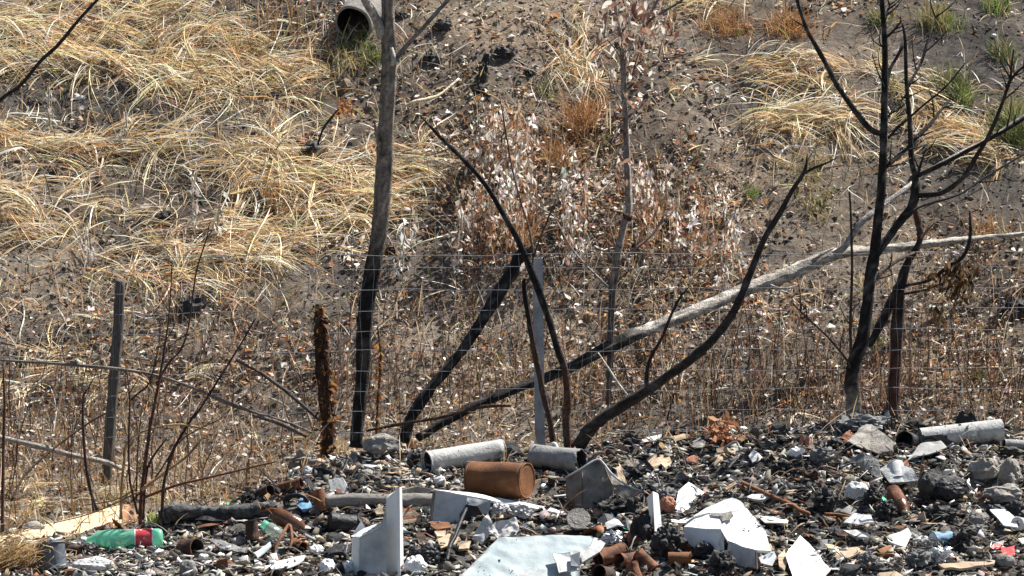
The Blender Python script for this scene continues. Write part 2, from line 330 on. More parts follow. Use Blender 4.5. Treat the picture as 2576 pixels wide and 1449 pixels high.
def shards(p, size, th, col, tilt=.5, lift=.3):
    n = len(p); a, b, k = rotmats(n, tilt); m = 5
    ang = (np.arange(m)+R.uniform(-.35, .35, (n, m)))/m*2*math.pi; rr = size[:, None]*R.uniform(.5, 1.3, (n, m)); asp = R.uniform(.18, .75, (n, 1))
    xy = (np.cos(ang)*rr)[..., None]*a[:, None]+(np.sin(ang)*rr*asp)[..., None]*b[:, None]
    c = p+np.array((0, 0, 1))*(size*lift)[:, None]
    top = c[:, None]+xy+(k*(th/2)[:, None])[:, None]+R.normal(0, .08, (n, m, 1))*size[:, None, None]*k[:, None]; bot = top-(k*th[:, None])[:, None]
    V = np.concatenate([top, bot], 1).reshape(-1, 3); o = (np.arange(n)*2*m)[:, None]
    tri = [(0, 1, 2), (0, 2, 3), (0, 3, 4), (7, 6, 5), (8, 7, 5), (9, 8, 5)]
    for i in range(m): j = (i+1) % m; tri += [(i, i+m, j+m), (i, j+m, j)]
    T = np.array(tri); F = (o[:, :, None]+T[None]).reshape(-1, 3); return V, F, np.repeat(col, len(T), 0)
_bm = bmesh.new(); bmesh.ops.create_icosphere(_bm, subdivisions=1, radius=1); ICV = np.array([v.co[:] for v in _bm.verts]); ICF = np.array([[v.index for v in f.verts] for f in _bm.faces]); _bm.free()
def clods(p, size, col, flat=.6):
    n = len(p); a, b, k = rotmats(n, .4); r = size[:, None]*R.uniform(.55, 1.25, (n, 12)); s2 = R.uniform(.5, 1, (n, 1)); s3 = R.uniform(.35, flat+.2, (n, 1))
    V = p[:, None]+(ICV[None, :, 0]*r)[..., None]*a[:, None]+(ICV[None, :, 1]*r*s2)[..., None]*b[:, None]+(ICV[None, :, 2]*r*s3)[..., None]*k[:, None]
    V[..., 2] += size[:, None]*.15
    F = (np.arange(n)*12)[:, None, None]+ICF[None]; return V.reshape(-1, 3), F.reshape(-1, 3), np.repeat(col, 20, 0)
def leaves(p, a, b, k, ln, wd, col, fold=.25):
    n = len(p); l = (a*ln[:, None]); s = b*wd[:, None]; u = k*(wd*fold)[:, None]
    V = np.stack([p, p+l*.45+s+u, p+l+k*(ln*R.normal(0, .15, n))[:, None], p+l*.5-s+u], 1).reshape(-1, 3)
    F = (np.arange(n)*4)[:, None, None]+np.array([(0, 1, 2), (0, 2, 3)])[None]; return V, F.reshape(-1, 3), np.repeat(col, 2, 0)
def ribbons(pts, width, col, face=None):
    """pts (n,k,3) centre lines; flat blades tapering to the tip"""
    n, k, _ = pts.shape; t = np.gradient(pts, axis=1); rv = R.normal(0, 1, (n, 1, 3))+np.array((0, 0, .6)) if face is None else face
    wv = np.cross(t, np.broadcast_to(rv, t.shape)); wv /= np.linalg.norm(wv, axis=2)[..., None]+1e-9
    s = np.linspace(0, 1, k); tap = np.clip(np.minimum(.55+s*2, (1.03-s)*2.2), .06, 1)
    ww = wv*(width[:, None]*tap[None]/2)[..., None]
    V = np.stack([pts-ww, pts+ww], 2).reshape(-1, 3); o = (np.arange(n)*2*k)[:, None, None]; i = np.arange(k-1)
    Q = np.stack([2*i, 2*i+1, 2*i+3, 2*i+2], 1); F = (o+Q[None]).reshape(-1, 4); return V, F, np.repeat(col, k-1, 0)
def cat3(L):
    V = []; F = []; C = []; n = 0
    if len({f.shape[1] for _, f, _ in L}) > 1: L = [(v, f, c) if f.shape[1] == 3 else (v, f[:, [0, 1, 2, 0, 2, 3]].reshape(-1, 3), np.repeat(c, 2, 0)) for v, f, c in L]
    for v, f, c in L: V.append(v); F.append(f+n); C.append(c); n += len(v)
    return np.concatenate(V), np.concatenate(F), np.concatenate(C)
def stuff(name, L, m, smooth=False):
    V, F, C = cat3(L); c0 = V.mean(0); o = link(name, mesh(name, V-c0, F, smooth, fcol=C), m, None, c0); return tag(o, kind='stuff')


# straw mats: (px, py, reach px, half-spread x, y, blades, main image direction deg, fan)
STRAW = [(60,60,150,110,35,150,10,50),(230,90,170,110,40,220,15,40),(430,60,170,110,35,240,20,40),(110,140,180,130,35,320,170,35),(60,170,150,90,25,180,185,30),
 (330,160,150,90,35,180,20,45),(480,135,170,90,30,200,10,45),(560,90,130,90,30,110,-10,50),(440,205,160,70,30,170,-25,50),(560,215,170,90,35,300,-20,40),(650,175,150,80,30,170,-5,40),
 (760,200,150,80,30,140,5,40),(520,260,130,80,20,110,-30,40),(700,265,120,60,25,60,-30,40),(30,345,110,60,30,80,-20,40),(60,375,150,80,30,170,-20,35),(170,385,150,70,25,140,10,40),
 (330,395,180,90,25,160,20,25),(440,365,170,80,25,140,22,25),(130,430,150,80,25,90,25,40),(640,395,130,60,35,170,-25,60),(690,430,170,90,35,320,-25,45),(760,480,170,90,35,300,-15,45),
 (620,460,120,60,30,120,200,50),(850,520,150,80,30,160,10,50),(910,440,150,80,30,180,15,50),(1010,430,140,60,30,150,-25,50),(1070,440,90,40,25,60,-20,50),(900,570,130,70,25,100,15,40),
 (240,530,180,100,30,110,25,40),(90,590,170,90,30,140,160,45),(60,520,150,80,30,80,20,50),(420,570,150,90,30,110,15,50),(520,610,150,80,25,120,10,50),(640,615,170,90,30,220,-10,40),(700,660,150,80,25,220,-10,35),
 (570,655,160,80,25,170,170,40),(380,650,140,70,25,100,-15,50),(480,720,130,70,25,170,-15,50),(530,745,90,40,20,110,-45,40),(340,715,120,60,25,70,10,50),(620,560,120,70,25,90,20,50),(740,560,130,70,25,90,-20,50),
 (980,520,110,50,25,80,-15,50),(1010,570,100,50,25,50,20,50),
 (1440,180,110,40,40,260,-60,55),(1450,110,70,30,40,130,70,40),(1490,220,110,40,30,90,-40,50),(1700,30,90,40,25,80,40,40),(1760,15,110,50,15,90,0,40),
 (1960,195,140,80,22,190,5,25),(1900,185,120,60,20,110,15,30),(2020,180,120,60,25,120,-15,40),(2030,310,150,80,18,240,0,20),(1960,305,120,60,18,130,5,25),(2110,300,130,60,20,120,10,40),(2210,180,60,25,20,70,-80,60),
 (2290,230,110,50,20,70,-30,40),(2340,280,120,45,25,110,-35,45),(2370,340,140,45,25,120,20,55),(2420,370,130,45,22,120,-25,50),(2480,420,110,45,22,70,-35,40),(2310,350,90,40,25,60,70,50),(1950,380,90,40,40,40,80,40),(2010,250,110,60,25,60,-30,40),
 (1710,250,60,25,20,20,80,30),(1960,340,100,50,20,60,40,40),(1300,350,70,60,60,60,80,60),(40,1390,60,40,25,60,30,80),(150,1290,100,80,20,90,10,50),(60,1240,110,60,20,60,10,60),(280,1260,90,50,15,50,20,40),
 (100,930,120,100,25,70,5,50),(200,1000,120,100,30,60,0,50),(60,1000,110,70,25,50,10,40),(420,960,110,100,40,40,10,60),(230,830,100,70,20,40,10,40)]
def straw_blades():
    out = []
    for cx, cy, reach, sx, sy, n, ang, fan in STRAW:
        n = int(n*.85); m = max(5, n//7); wi = R.integers(0, m, n)
        c = G(cx, cy); s = mpp(c[1]); wx = R.normal(0, sx*.85*s, m); wy = R.normal(0, sy*.5*s*1.5, m); wa = R.normal(0, fan*.75, m)*np.where(R.random(m) < .12, 2.5, 1)+np.where(R.random(m) < .35, 180, 0); wc = R.normal(0, .34, m); wl = R.uniform(.6, 1.2, m); wh = R.random(m)**2; wb = np.exp(R.normal(0, .16, m))
        x = c[0]+wx[wi]+R.normal(0, 5*s, n)-np.cos(np.radians(ang+wa[wi]))*reach*s*.4; y = c[1]+wy[wi]+R.normal(0, 7*s, n)
        a = np.radians(ang+wa[wi]+R.normal(0, 11, n)); L = reach*s*wl[wi]*R.uniform(.6, 1.2, n)
        bx, by = proj(np.stack([x, y, ground(x, y, False)], 1)); kp = R.random(n) > .85*np.minimum(1, 1.2*dens(bx, by, BURNT)); x, y, a, L, wi = x[kp], y[kp], a[kp], L[kp], wi[kp]; n = len(x)
        K = 8; t = np.linspace(0, 1, K)[None]; cv = (wc[wi]+R.normal(0, .12, n))[:, None]*L[:, None]
        dx = np.cos(a)[:, None]; dy = np.sin(a)[:, None]*1.25+.10
        xx = x[:, None]+dx*L[:, None]*t-dy*cv*t*t; yy = y[:, None]+dy*L[:, None]*.75*t+dx*cv*t*t*.8-.05*L[:, None]*t*t*t
        hh = (L*(.02+.13*wh[wi]+.05*R.random(n)))[:, None]*np.sin(math.pi*np.minimum(t**.8, 1))+R.uniform(.004, .05, n)[:, None]
        pts = np.stack([xx, yy, ground(xx, yy, False)+hh], 2)
        col = pick([(4, .87, .63, .34), (3.5, .93, .78, .52), (1.8, .62, .36, .16), (2.4, .89, .83, .70), (1.3, .34, .18, .08), (.35, .42, .38, .14)], n, .12)*wb[wi][:, None]
        out.append(ribbons(pts, np.clip(R.lognormal(-5.6, .45, n), .002, .012), np.clip(col, 0, .9)))
    return out
def loose_straw(n, l0=.10, l1=.40):
    p = on_ground(n, -3.2, 3.2, 20.0, 24.6); px, py = proj(p); d = np.maximum(dens(px, py, [(350, 330, 520, 300, .9), (900, 480, 200, 160, .6), (2150, 290, 380, 150, .8), (1450, 190, 90, 110, .8), (250, 720, 400, 90, .5)]), .06)*np.where(fbm(p[:, 0]*2.3, p[:, 1]*2.3, 3) > -.03, 1, .18)*(1-.9*np.minimum(1, 1.3*dens(px, py, BURNT)))
    p = p[R.random(n) < d]; n = len(p); K = 9; t = np.linspace(0, 1, K)[None]; a = R.normal(0, .75, n)+np.where(R.random(n) < .5, 0, math.pi); L = R.uniform(l0, l1, n); c = R.normal(0, .55, n); c2 = R.normal(0, .25, n)
    u = L[:, None]*t; v = (c*L)[:, None]*t*t+(c2*L)[:, None]*np.sin(t*5); xx = p[:, 0:1]+np.cos(a)[:, None]*u-np.sin(a)[:, None]*v; yy = p[:, 1:2]+np.sin(a)[:, None]*u+np.cos(a)[:, None]*v
    pts = np.stack([xx, yy, ground(xx, yy, False)+.008+(L*R.uniform(.02, .28, n)**1.3)[:, None]*np.sin(math.pi*t)], 2)
    return ribbons(pts, np.clip(R.lognormal(-5.55, .5, n), .002, .011), np.clip(pick([(3, .90, .72, .46), (3, .93, .87, .74), (2, .62, .38, .17), (1.4, .36, .2, .09), (1, .8, .6, .5)], n, .14), 0, .93))
stuff('dry_grass', straw_blades()+[loose_straw(9000), loose_straw(16000, .03, .13)], 'straw')

# thin short stalks and stubble everywhere on the hill
def stubble(n):
    p = on_ground(n, -3.2, 3.2, 18.0, 24.6); px, py = proj(p)
    left = np.clip((1150-px)/300, 0, 1); keep = R.random(n) < (.22+.5*left*(py < 800)+.4*((py > 700)))*(1-.9*heapness(p[:, 0], p[:, 1]))*np.clip(.3+2*(fbm(p[:, 0]*1.3, p[:, 1]*1.3)+.3), .1, 1)
    p = p[keep]; n = len(p); K = 5; t = np.linspace(0, 1, K)[None]; L = R.uniform(.05, .26, n)*R.uniform(.4, 1, n); a = R.uniform(0, 2*math.pi, n); lay = R.uniform(.15, 1.1, n)
    xx = p[:, 0:1]+(np.cos(a)*L*lay)[:, None]*t**1.4; yy = p[:, 1:2]+(np.sin(a)*L*lay)[:, None]*t**1.4
    zz = np.maximum(p[:, 2:3]+(L*np.sqrt(np.clip(1.15-lay, .03, 1)))[:, None]*(t-.4*t*t*lay[:, None]), ground(xx, yy, False)+.004)
    col = pick([(3, .50, .33, .16), (2, .36, .19, .08), (2.2, .66, .52, .32), (2, .78, .71, .58), (1.5, .09, .065, .05), (.8, .27, .28, .09)], n, .2)
    return ribbons(np.stack([xx, yy, zz], 2), R.uniform(.0025, .007, n), col)
stuff('dry_stubble', [stubble(42000)], 'straw')

def tangle(n):
    p = on_ground(n, -3.1, 3.1, 18.3, 22.5); px, py = proj(p); d = dens(px, py, [(1500, 960, 900, 110, 1), (2100, 960, 700, 140, 1), (300, 1120, 500, 130, .7), (1250, 560, 160, 220, 1), (1620, 620, 260, 200, .9), (700, 80, 110, 110, .9), (1180, 900, 300, 200, .7), (500, 900, 500, 150, .35), (2350, 750, 250, 120, .6)])
    p = p[R.random(n) < d*(1-.95*heapness(p[:, 0], p[:, 1]))]; n = len(p); K = 6; t = np.linspace(0, 1, K)[None]; L = R.uniform(.08, .42, n)*R.uniform(.5, 1, n); a = R.uniform(0, 6.28, n); ln = np.abs(R.normal(0, .45, n)); c = R.normal(0, .25, n)
    xx = p[:, 0:1]+(np.cos(a)*L*ln)[:, None]*t+(c*L)[:, None]*t*t; yy = p[:, 1:2]+(np.sin(a)*L*ln)[:, None]*t; z2 = p[:, 2:3]-.01+(L/np.sqrt(1+ln*ln))[:, None]*(t-.25*(ln[:, None])*t*t)
    pts = np.stack([xx, yy, z2], 2); col = pick([(2, .25, .15, .085), (2.4, .14, .09, .06), (2, .46, .34, .2), (1.6, .68, .60, .48), (2, .055, .045, .04)], n, .2)
    out = [ribbons(pts, R.uniform(.0018, .0045, n), col)]
    m = n*2; i = R.integers(0, n, m); j = R.integers(1, K, m); q = pts[i, j]+R.normal(0, .012, (m, 3)); aa, bb, kk = rotmats(m, 1.0); l = R.uniform(.012, .035, m)
    out.append(leaves(q, aa, bb, kk, l, l*R.uniform(.18, .4, m), pick([(2.2, .34, .23, .15), (2, .24, .16, .11), (2.6, .80, .74, .65), (2, .09, .07, .06), (1.7, .46, .21, .09)], m, .2))); return out
def thin_stems(n):
    p = on_ground(n, -3.1, 3.1, 18.6, 20.6); px, py = proj(p); d = dens(px, py, [(1650, 1010, 280, 90, .8), (2100, 990, 600, 110, 1), (2500, 950, 250, 130, 1), (1050, 1020, 260, 90, .4), (200, 1120, 350, 130, .5), (700, 1000, 300, 130, .3)])
    p = p[R.random(n) < d*(1-heapness(p[:, 0], p[:, 1]))]; n = len(p); K = 8; t = np.linspace(0, 1, K)[None]; L = R.uniform(.2, .62, n); a = R.uniform(0, 6.28, n); ln = np.abs(R.normal(0, .22, n)); c = R.normal(0, .10, n)
    xx = p[:, 0:1]+(np.cos(a)*L*ln)[:, None]*t+(c*L)[:, None]*t*t+.006*np.sin(t*11+a[:, None]); yy = p[:, 1:2]+(np.sin(a)*L*ln)[:, None]*t
    return ribbons(np.stack([xx, yy, p[:, 2:3]-.01+L[:, None]*t], 2), R.uniform(.003, .0065, n), pick([(3, .17, .08, .05), (2, .09, .05, .038), (1, .34, .22, .13), (1.5, .045, .038, .034)], n, .2), np.array((0., 1., .1)))
stuff('stem_tangle', tangle(23000)+[thin_stems(2100)], 'leaf')

# leaf litter, clods, ash flakes on the hill
LITTER = [(1250,450,130,260,1), (1500,480,140,300,.9), (1830,560,120,230,1), (1200,750,350,200,.8), (1700,800,500,200,.7), (600,900,500,200,.45), (2200,900,400,160,.7), (200,700,300,150,.5), (1350,950,300,120,.6), (900,600,250,150,.5), (1700,250,200,250,.5)]
def litter(n):
    p = on_ground(n, -3.2, 3.2, 18.0, 24.6); px, py = proj(p); keep = R.random(n) < np.maximum(.18, dens(px, py, LITTER))*(1-.85*heapness(p[:, 0], p[:, 1]))*np.clip((fbm(p[:, 0]*2.6+3, p[:, 1]*2.6, 4)+.10)*9, .06, 1.9)*(1-.85*dens(px, py, BURNT)); p = p[keep]; n = len(p)
    a, b, k = rotmats(n, .6); s = np.clip(R.lognormal(-3.9, .5, n), .006, .06); p[:, 2] += R.uniform(.002, .02, n)
    col = pick([(2.6, .40, .27, .17), (2, .30, .17, .095), (2.4, .62, .50, .37), (3, .86, .81, .74), (2.4, .10, .08, .06), (1.2, .50, .22, .085)], n, .22)
    return leaves(p, a, b, k, s, s*R.uniform(.2, .45, n), col)
stuff('leaf_litter', [litter(150000)], 'leaf')
def clod_set(n, y0=18, y1=24.6):
    p = on_ground(n, -3.2, 3.2, y0, y1); dk = np.clip((fbm(p[:, 0]*1.7+11, p[:, 1]*1.7, 3)+.12)*4, .12, 1); keep = R.random(n) < dk*(1-.6*heapness(p[:, 0], p[:, 1])); p = p[keep]; n = len(p)
    sz = R.uniform(.003, .012, n)*R.choice([1, 1, 1, 1.8], n)
    return clods(p, sz, pick([(2.2, .055, .048, .042), (3, .13, .105, .08), (3, .22, .175, .13), (.6, .03, .028, .027), (1, .36, .32, .28)], n, .2))
stuff('soil_clods', [clod_set(26000)], 'bits')

# fine rubbish covering the heap
PAL_HEAP = [(2.3, .030, .028, .027), (3, .13, .115, .098), (3, .26, .23, .195), (1.4, .44, .42, .38), (.6, .70, .69, .67), (1.8, .22, .165, .115), (.8, .36, .26, .17), (.5, .20, .075, .035), (.05, .08, .18, .3), (.04, .05, .35, .18)]
def heap_points(n):
    p = on_ground(n, -2.7, 2.7, 16.5, 19.2); hm = heapness(p[:, 0], p[:, 1]); return p[R.random(n) < hm*1.0]
def heap_fine():
    L = []
    p = heap_points(27000); n = len(p); L.append(shards(p, R.uniform(.005, .020, n)*R.choice([.7, 1, 1.6, 2.4], n), R.uniform(.0008, .003, n), pick(PAL_HEAP, n, .22), .75))
    p = heap_points(3000); n = len(p); L.append(clods(p, R.uniform(.003, .012, n), pick([(3, .04, .038, .036), (3, .14, .13, .115), (2, .26, .24, .21), (1, .4, .37, .33)], n, .2), .8))
    p = heap_points(30000); px, py = proj(p); d = dens(px, py, [(860, 1160, 190, 45, 1), (1080, 1190, 90, 30, .7), (2460, 1200, 130, 80, .9), (2150, 1190, 120, 45, .8), (450, 1415, 420, 45, .9), (800, 1400, 150, 50, .6), (1600, 1190, 150, 40, .5), (2250, 1400, 250, 50, .6), (1800, 1160, 200, 60, .35)])
    p = p[R.random(len(p)) < d*.34]; n = len(p); p[:, 2] += R.uniform(.0, .03, n); L.append(shards(p, R.uniform(.008, .034, n), R.uniform(.0015, .006, n), pick([(3, .33, .31, .275), (2.4, .48, .46, .42), (1.2, .66, .65, .62), (1.2, .36, .28, .20), (1, .14, .13, .12)], n, .15), .8))
    return L
stuff('heap_debris', heap_fine(), 'bits')
def heap_fibres(n):
    p = heap_points(n); px, py = proj(p); p = p[~((px > 1130) & (px < 1540) & (py > 1300))]; n = len(p); K = 6; t = np.linspace(0, 1, K)[None]; a = R.uniform(0, 2*math.pi, n); L = R.uniform(.03, .16, n); c = R.normal(0, .5, n)
    xx = p[:, 0:1]+(np.cos(a)*L)[:, None]*t-(np.sin(a)*c*L)[:, None]*t*t; yy = p[:, 1:2]+(np.sin(a)*L)[:, None]*t+(np.cos(a)*c*L)[:, None]*t*t
    zz = ground(xx, yy, False)+.012+(L*R.uniform(0, .35, n))[:, None]*np.sin(math.pi*t)
    return ribbons(np.stack([xx, yy, zz], 2), R.uniform(.002, .006, n), pick([(4, .02, .02, .02), (2, .25, .24, .22), (2, .4, .3, .18), (1, .2, .08, .04)], n, .2))
stuff('heap_fibres', [heap_fibres(2600)], 'straw')


# ------------------------------------------------------------------ woody plants
CHAR = np.array((.016, .0145, .014))
def pix_path(pts, m):
    """(px, py, depth, radius px) -> centre line, radii in metres, pixel positions"""
    q = catmull(pts, m); p = np.array([P(a, b, c) for a, b, c, _ in q]); return p, np.maximum(q[:, 3], .6)*np.array([mpp(c) for c in q[:, 2]]), q[:, :2]
FATV = 1.
def limb(name, pts, parent, bark, char=None, m=None, seg=8, knob=.12, seed=0, var=.25):
    ln = sum(math.hypot(a[0]-b[0], a[1]-b[1]) for a, b in zip(pts, pts[1:])); m = m or int(min(60, max(6, ln/14)))
    p, r, q = pix_path(pts, m); V, F = tube(p, r*FATV, seg, knob, True, seed); n = len(p)
    ch = np.zeros(n) if char is None else np.array([char(*x) for x in q]); ch = np.repeat(ch, seg)
    rs = np.random.default_rng(seed+5); ch = np.clip(ch+rs.normal(0, .12, len(ch))*(ch > .02)*(ch < .98), 0, 1)[:, None]
    b = np.array(bark)*np.exp(rs.normal(0, var, (n*seg, 1))); g = np.array([max(0, mn.noise(Vector(v)*22)+.6*mn.noise(Vector(v)*60)-.12) for v in V])[:, None]
    g = np.clip(g*2.4, 0, 1); col = b*(1-ch)+CHAR*ch; dark = (col.mean(1, keepdims=True) < .06); col = np.where(dark, col*(1-g)+np.array((.095, .085, .077))*g, col*(1-.45*g))
    return put(name, (V, F), 'bark', parent, True, vcol=col)
def zz(f, k, pts): return [(*f(k, a, b), y, r) for a, b, y, r in pts]
GREYBARK = (.25, .205, .165); DARK = (.030, .026, .024); BROWN = (.11, .062, .036); PALEBARK = (.40, .36, .31); TANST = (.42, .27, .14)

def smooth(a, b, x): t = min(1, max(0, (x-a)/(b-a))); return t*t*(3-2*t)
# the tall half-charred trunk
FATV = 0.84
Yt = 19.75
t1 = thing('tree', 'tall half charred tree trunk with grey bark above, standing behind the wire fence', 'tree', P(899, 1100, Yt))
c1 = lambda x, y: smooth(540, 700, y)
limb('trunk', [(896, 1125, Yt, 20), (900, 1059, Yt, 19), (908, 986, Yt, 20), (915, 895, Yt, 21), (917, 822, Yt, 21.5), (928, 734, Yt, 22), (941, 657, Yt, 22), (957, 560, Yt, 22), (965, 460, Yt, 22.5), (969, 390, Yt, 22), (972, 300, Yt, 21), (978, 200, Yt, 21), (981, 146, Yt, 22), (977, 60, Yt, 19), (976, 0, Yt, 18), (972, -260, Yt, 15), (960, -560, Yt, 8)], t1, GREYBARK, c1, 70, 14, .09, 3)
limb('branch', [(962, 92, Yt, 15), (950, 55, Yt-.03, 13), (933, 25, Yt-.06, 12), (915, -5, Yt-.1, 11), (860, -120, Yt-.2, 7)], t1, (.42, .38, .34), None, 18, 10, .1, 4)
limb('branch', [(985, 155, Yt, 12), (1003, 140, Yt-.02, 9), (1035, 102, Yt-.08, 7), (1090, 42, Yt-.15, 6.5), (1129, -3, Yt-.2, 6), (1260, -150, Yt-.4, 4)], t1, (.2, .185, .17), None, 22, 8, .1, 5)
limb('branch', [(957, 372, Yt, 8), (948, 343, Yt-.03, 6), (942, 308, Yt-.05, 3)], t1, GREYBARK, None, 8, 8, .1, 6)
limb('bark_strip', [(985, 165, Yt-.03, 7), (991, 150, Yt-.04, 9), (984, 120, Yt-.03, 6)], t1, (.45, .41, .37), None, 8, 8, .1, 7)

# charred post leaning right
FATV = 0.66
t6 = thing('burnt_tree', 'thick coal black leaning trunk snapped off at the top, beside the metal fence post', 'tree', P(1020, 1100, 19.5))
limb('trunk', [(1015, 1112, 19.5, 21), (1037, 1049, 19.5, 21), (1092, 968, 19.55, 21), (1165, 877, 19.6, 22), (1220, 793, 19.65, 23), (1275, 705, 19.7, 23), (1306, 650, 19.7, 24), (1321, 622, 19.7, 15)], t6, CHAR, None, 40, 12, .16, 11, .3)
limb('branch', [(1308, 655, 19.68, 15), (1324, 640, 19.62, 13), (1340, 618, 19.6, 6)], t6, CHAR, None, 8, 8, .2, 12)
limb('branch', [(1280, 710, 19.66, 8), (1297, 700, 19.6, 7), (1305, 675, 19.58, 4)], t6, (.03, .028, .026), None, 8, 8, .2, 13)

# fallen pale log, black at its foot
FATV = 0.80
t5 = thing('fallen_tree', 'long fallen grey trunk sloping up to the right, its lower left end burnt black', 'fallen tree', P(1060, 1100, 19.6))
c5 = lambda x, y: 1-smooth(1560, 1640, x+(y-850)*.3)
limb('trunk', [(1050, 1102, 19.5, 12), (1150, 1042, 19.6, 14), (1271, 990, 19.7, 16), (1417, 932, 19.85, 17), (1582, 851, 20.05, 17.5), (1710, 800, 20.2, 17), (1856, 737, 20.4, 16.5), (1980, 690, 20.55, 18), (2104, 637, 20.7, 17), (2199, 628, 20.85, 14), (2327, 614, 21.0, 11), (2455, 599, 21.2, 9), (2576, 589, 21.35, 7), (2800, 560, 21.6, 4)], t5, (.36, .325, .28), c5, 110, 14, .17, 21, .42)
limb('branch', [(2095, 643, 20.68, 13), (2126, 618, 20.68, 11), (2162, 566, 20.7, 10), (2203, 530, 20.75, 9), (2283, 471, 20.9, 8.5), (2327, 437, 21.0, 8), (2418, 384, 21.1, 7), (2491, 347, 21.2, 6), (2576, 292, 21.3, 5), (2700, 220, 21.4, 3)], t5, (.34, .31, .28), None, 50, 10, .1, 22)
limb('branch', [(1930, 715, 20.5, 6), (1965, 726, 20.4, 4.5), (1998, 722, 20.35, 3.5), (2016, 716, 20.3, 2)], t5, (.5, .46, .41), None, 12, 6, .1, 23)
limb('branch', [(2030, 665, 20.62, 7), (2065, 642, 20.6, 5), (2098, 624, 20.6, 3)], t5, (.5, .45, .4), None, 10, 6, .1, 24)

# black sapling leaning right
FATV = 0.78
t2 = thing('burnt_sapling', 'black burnt sapling leaning far right from the heap edge, forked at its tip', 'tree', P(1460, 1125, 18.95))
Y2 = 18.95
limb('trunk', [(1448, 1135, Y2, 24), (1480, 1085, Y2, 22), (1505, 1059, Y2, 20), (1549, 1030, Y2, 19), (1626, 983, Y2, 17), (1710, 924, Y2, 15), (1757, 888, Y2, 14), (1812, 833, Y2, 13), (1856, 764, Y2, 12), (1885, 694, Y2, 10.5), (1922, 603, Y2, 9), (1966, 530, Y2, 8), (1991, 482, Y2, 7), (2024, 431, Y2, 6), (2031, 387, Y2, 2)], t2, (.038, .031, .027), None, 64, 12, .1, 31)
limb('branch', [(2018, 440, Y2, 5), (2045, 424, Y2-.04, 5), (2075, 412, Y2-.08, 3.5), (2104, 398, Y2-.1, 1.5)], t2, DARK, None, 12, 8, .12, 32)
limb('branch', [(1629, 985, Y2, 8), (1627, 943, Y2-.03, 7), (1636, 902, Y2-.06, 6), (1666, 848, Y2-.08, 5), (1688, 793, Y2-.1, 5), (1713, 745, Y2-.12, 3.5), (1735, 720, Y2-.14, 1.5)], t2, (.028, .022, .02), None, 26, 8, .12, 33)

# thin arched stems by the metal post
FATV = 0.85
t7 = thing('burnt_sapling', 'thin arched black stem bending up to the left across the metal fence post', 'tree', P(1428, 1130, 19.1))
c7 = lambda x, y: 1-.85*smooth(880, 960, y)
limb('trunk', [(1430, 1135, 19.1, 12), (1424, 1059, 19.1, 11), (1428, 1005, 19.1, 10), (1421, 932, 19.1, 9.5), (1402, 877, 19.1, 9), (1377, 793, 19.1, 9), (1348, 712, 19.1, 10), (1307, 614, 19.1, 8.5), (1271, 548, 19.1, 7.5), (1220, 464, 19.1, 6.5), (1165, 402, 19.1, 6), (1103, 340, 19.1, 5), (1056, 289, 19.1, 2)], t7, (.11, .055, .035), c7, 60, 10, .12, 41)
for q in ([(1112, 350, 19.1, 4), (1085, 318, 19.05, 3), (1068, 312, 19.02, 1)], [(1105, 342, 19.1, 3), (1098, 318, 19.12, 2), (1100, 300, 19.14, 1)], [(1135, 372, 19.1, 3), (1100, 385, 19.06, 1.5), (1068, 395, 19.05, 1)]):
    limb('twig', q, t7, DARK, None, 8, 6, .1, 42)
t8 = thing('burnt_sapling', 'thin crooked dark brown stem hugging the metal fence post', 'tree', P(1392, 1125, 19.15))
limb('trunk', [(1394, 1135, 19.15, 9), (1384, 1059, 19.15, 8), (1370, 1005, 19.15, 8), (1355, 932, 19.15, 7.5), (1344, 880, 19.15, 7.5), (1329, 793, 19.15, 7), (1318, 716, 19.15, 6.5), (1322, 700, 19.15, 4)], t8, (.075, .045, .034), lambda x, y: 1-smooth(780, 900, y), 40, 8, .14, 44)
limb('branch', [(1320, 720, 19.15, 5), (1335, 695, 19.15, 4), (1342, 640, 19.17, 3.6), (1330, 570, 19.2, 3.2), (1315, 523, 19.2, 3), (1290, 430, 19.2, 2.6), (1275, 347, 19.2, 2.4), (1257, 241, 19.2, 1.5)], t8, (.15, .11, .09), None, 36, 6, .1, 45)
limb('branch', [(1341, 650, 19.17, 3), (1362, 590, 19.15, 2.6), (1385, 535, 19.1, 2.2), (1400, 500, 19.1, 1.2)], t8, (.10, .06, .045), None, 14, 6, .1, 46)

# much branched burnt tree on the right
FATV = 0.84
Y3 = 18.95
t3 = thing('burnt_tree', 'many branched black burnt tree rooted on the rubbish heap with thick pale scorched foot', 'tree', P(2146, 1045, Y3))
c3 = lambda x, y: 1-smooth(930, 1000, y)*smooth(2138, 2152, x-0*y)
limb('trunk', [(2150, 1052, Y3, 25), (2148, 1015, Y3, 23), (2144, 960, Y3, 22), (2152, 910, Y3, 21), (2172, 844, Y3, 18), (2184, 756, Y3, 16), (2192, 683, Y3, 16), (2202, 628, Y3, 14), (2208, 560, Y3, 12), (2215, 500, Y3, 11.5), (2221, 420, Y3, 11), (2223, 347, Y3, 10), (2226, 219, Y3, 9), (2226, 102, Y3, 8), (2219, 0, Y3, 7), (2210, -160, Y3, 4)], t3, (.26, .22, .18), c3, 80, 12, .1, 51)
PATHS = []
def br(f, k, pts, y0, y1, r0, r1, seed, col=DARK, par=None, name='branch'):
    n = len(pts); PATHS.append((f, k, pts, y0, y1, r1, col, par)); q = [(*f(k, a, b), y0+(y1-y0)*i/(n-1), r0+(r1-r0)*i/(n-1)) for i, (a, b) in enumerate(pts)]
    return limb(name, q, par or t3, col, None, None, 8, .12, seed)
br(H, 4, [(950, 920), (860, 880), (720, 700), (640, 580), (560, 430), (480, 290), (430, 190), (395, 90), (370, 0), (340, -120)], Y3, Y3-.35, 8.5, 4.5, 52)
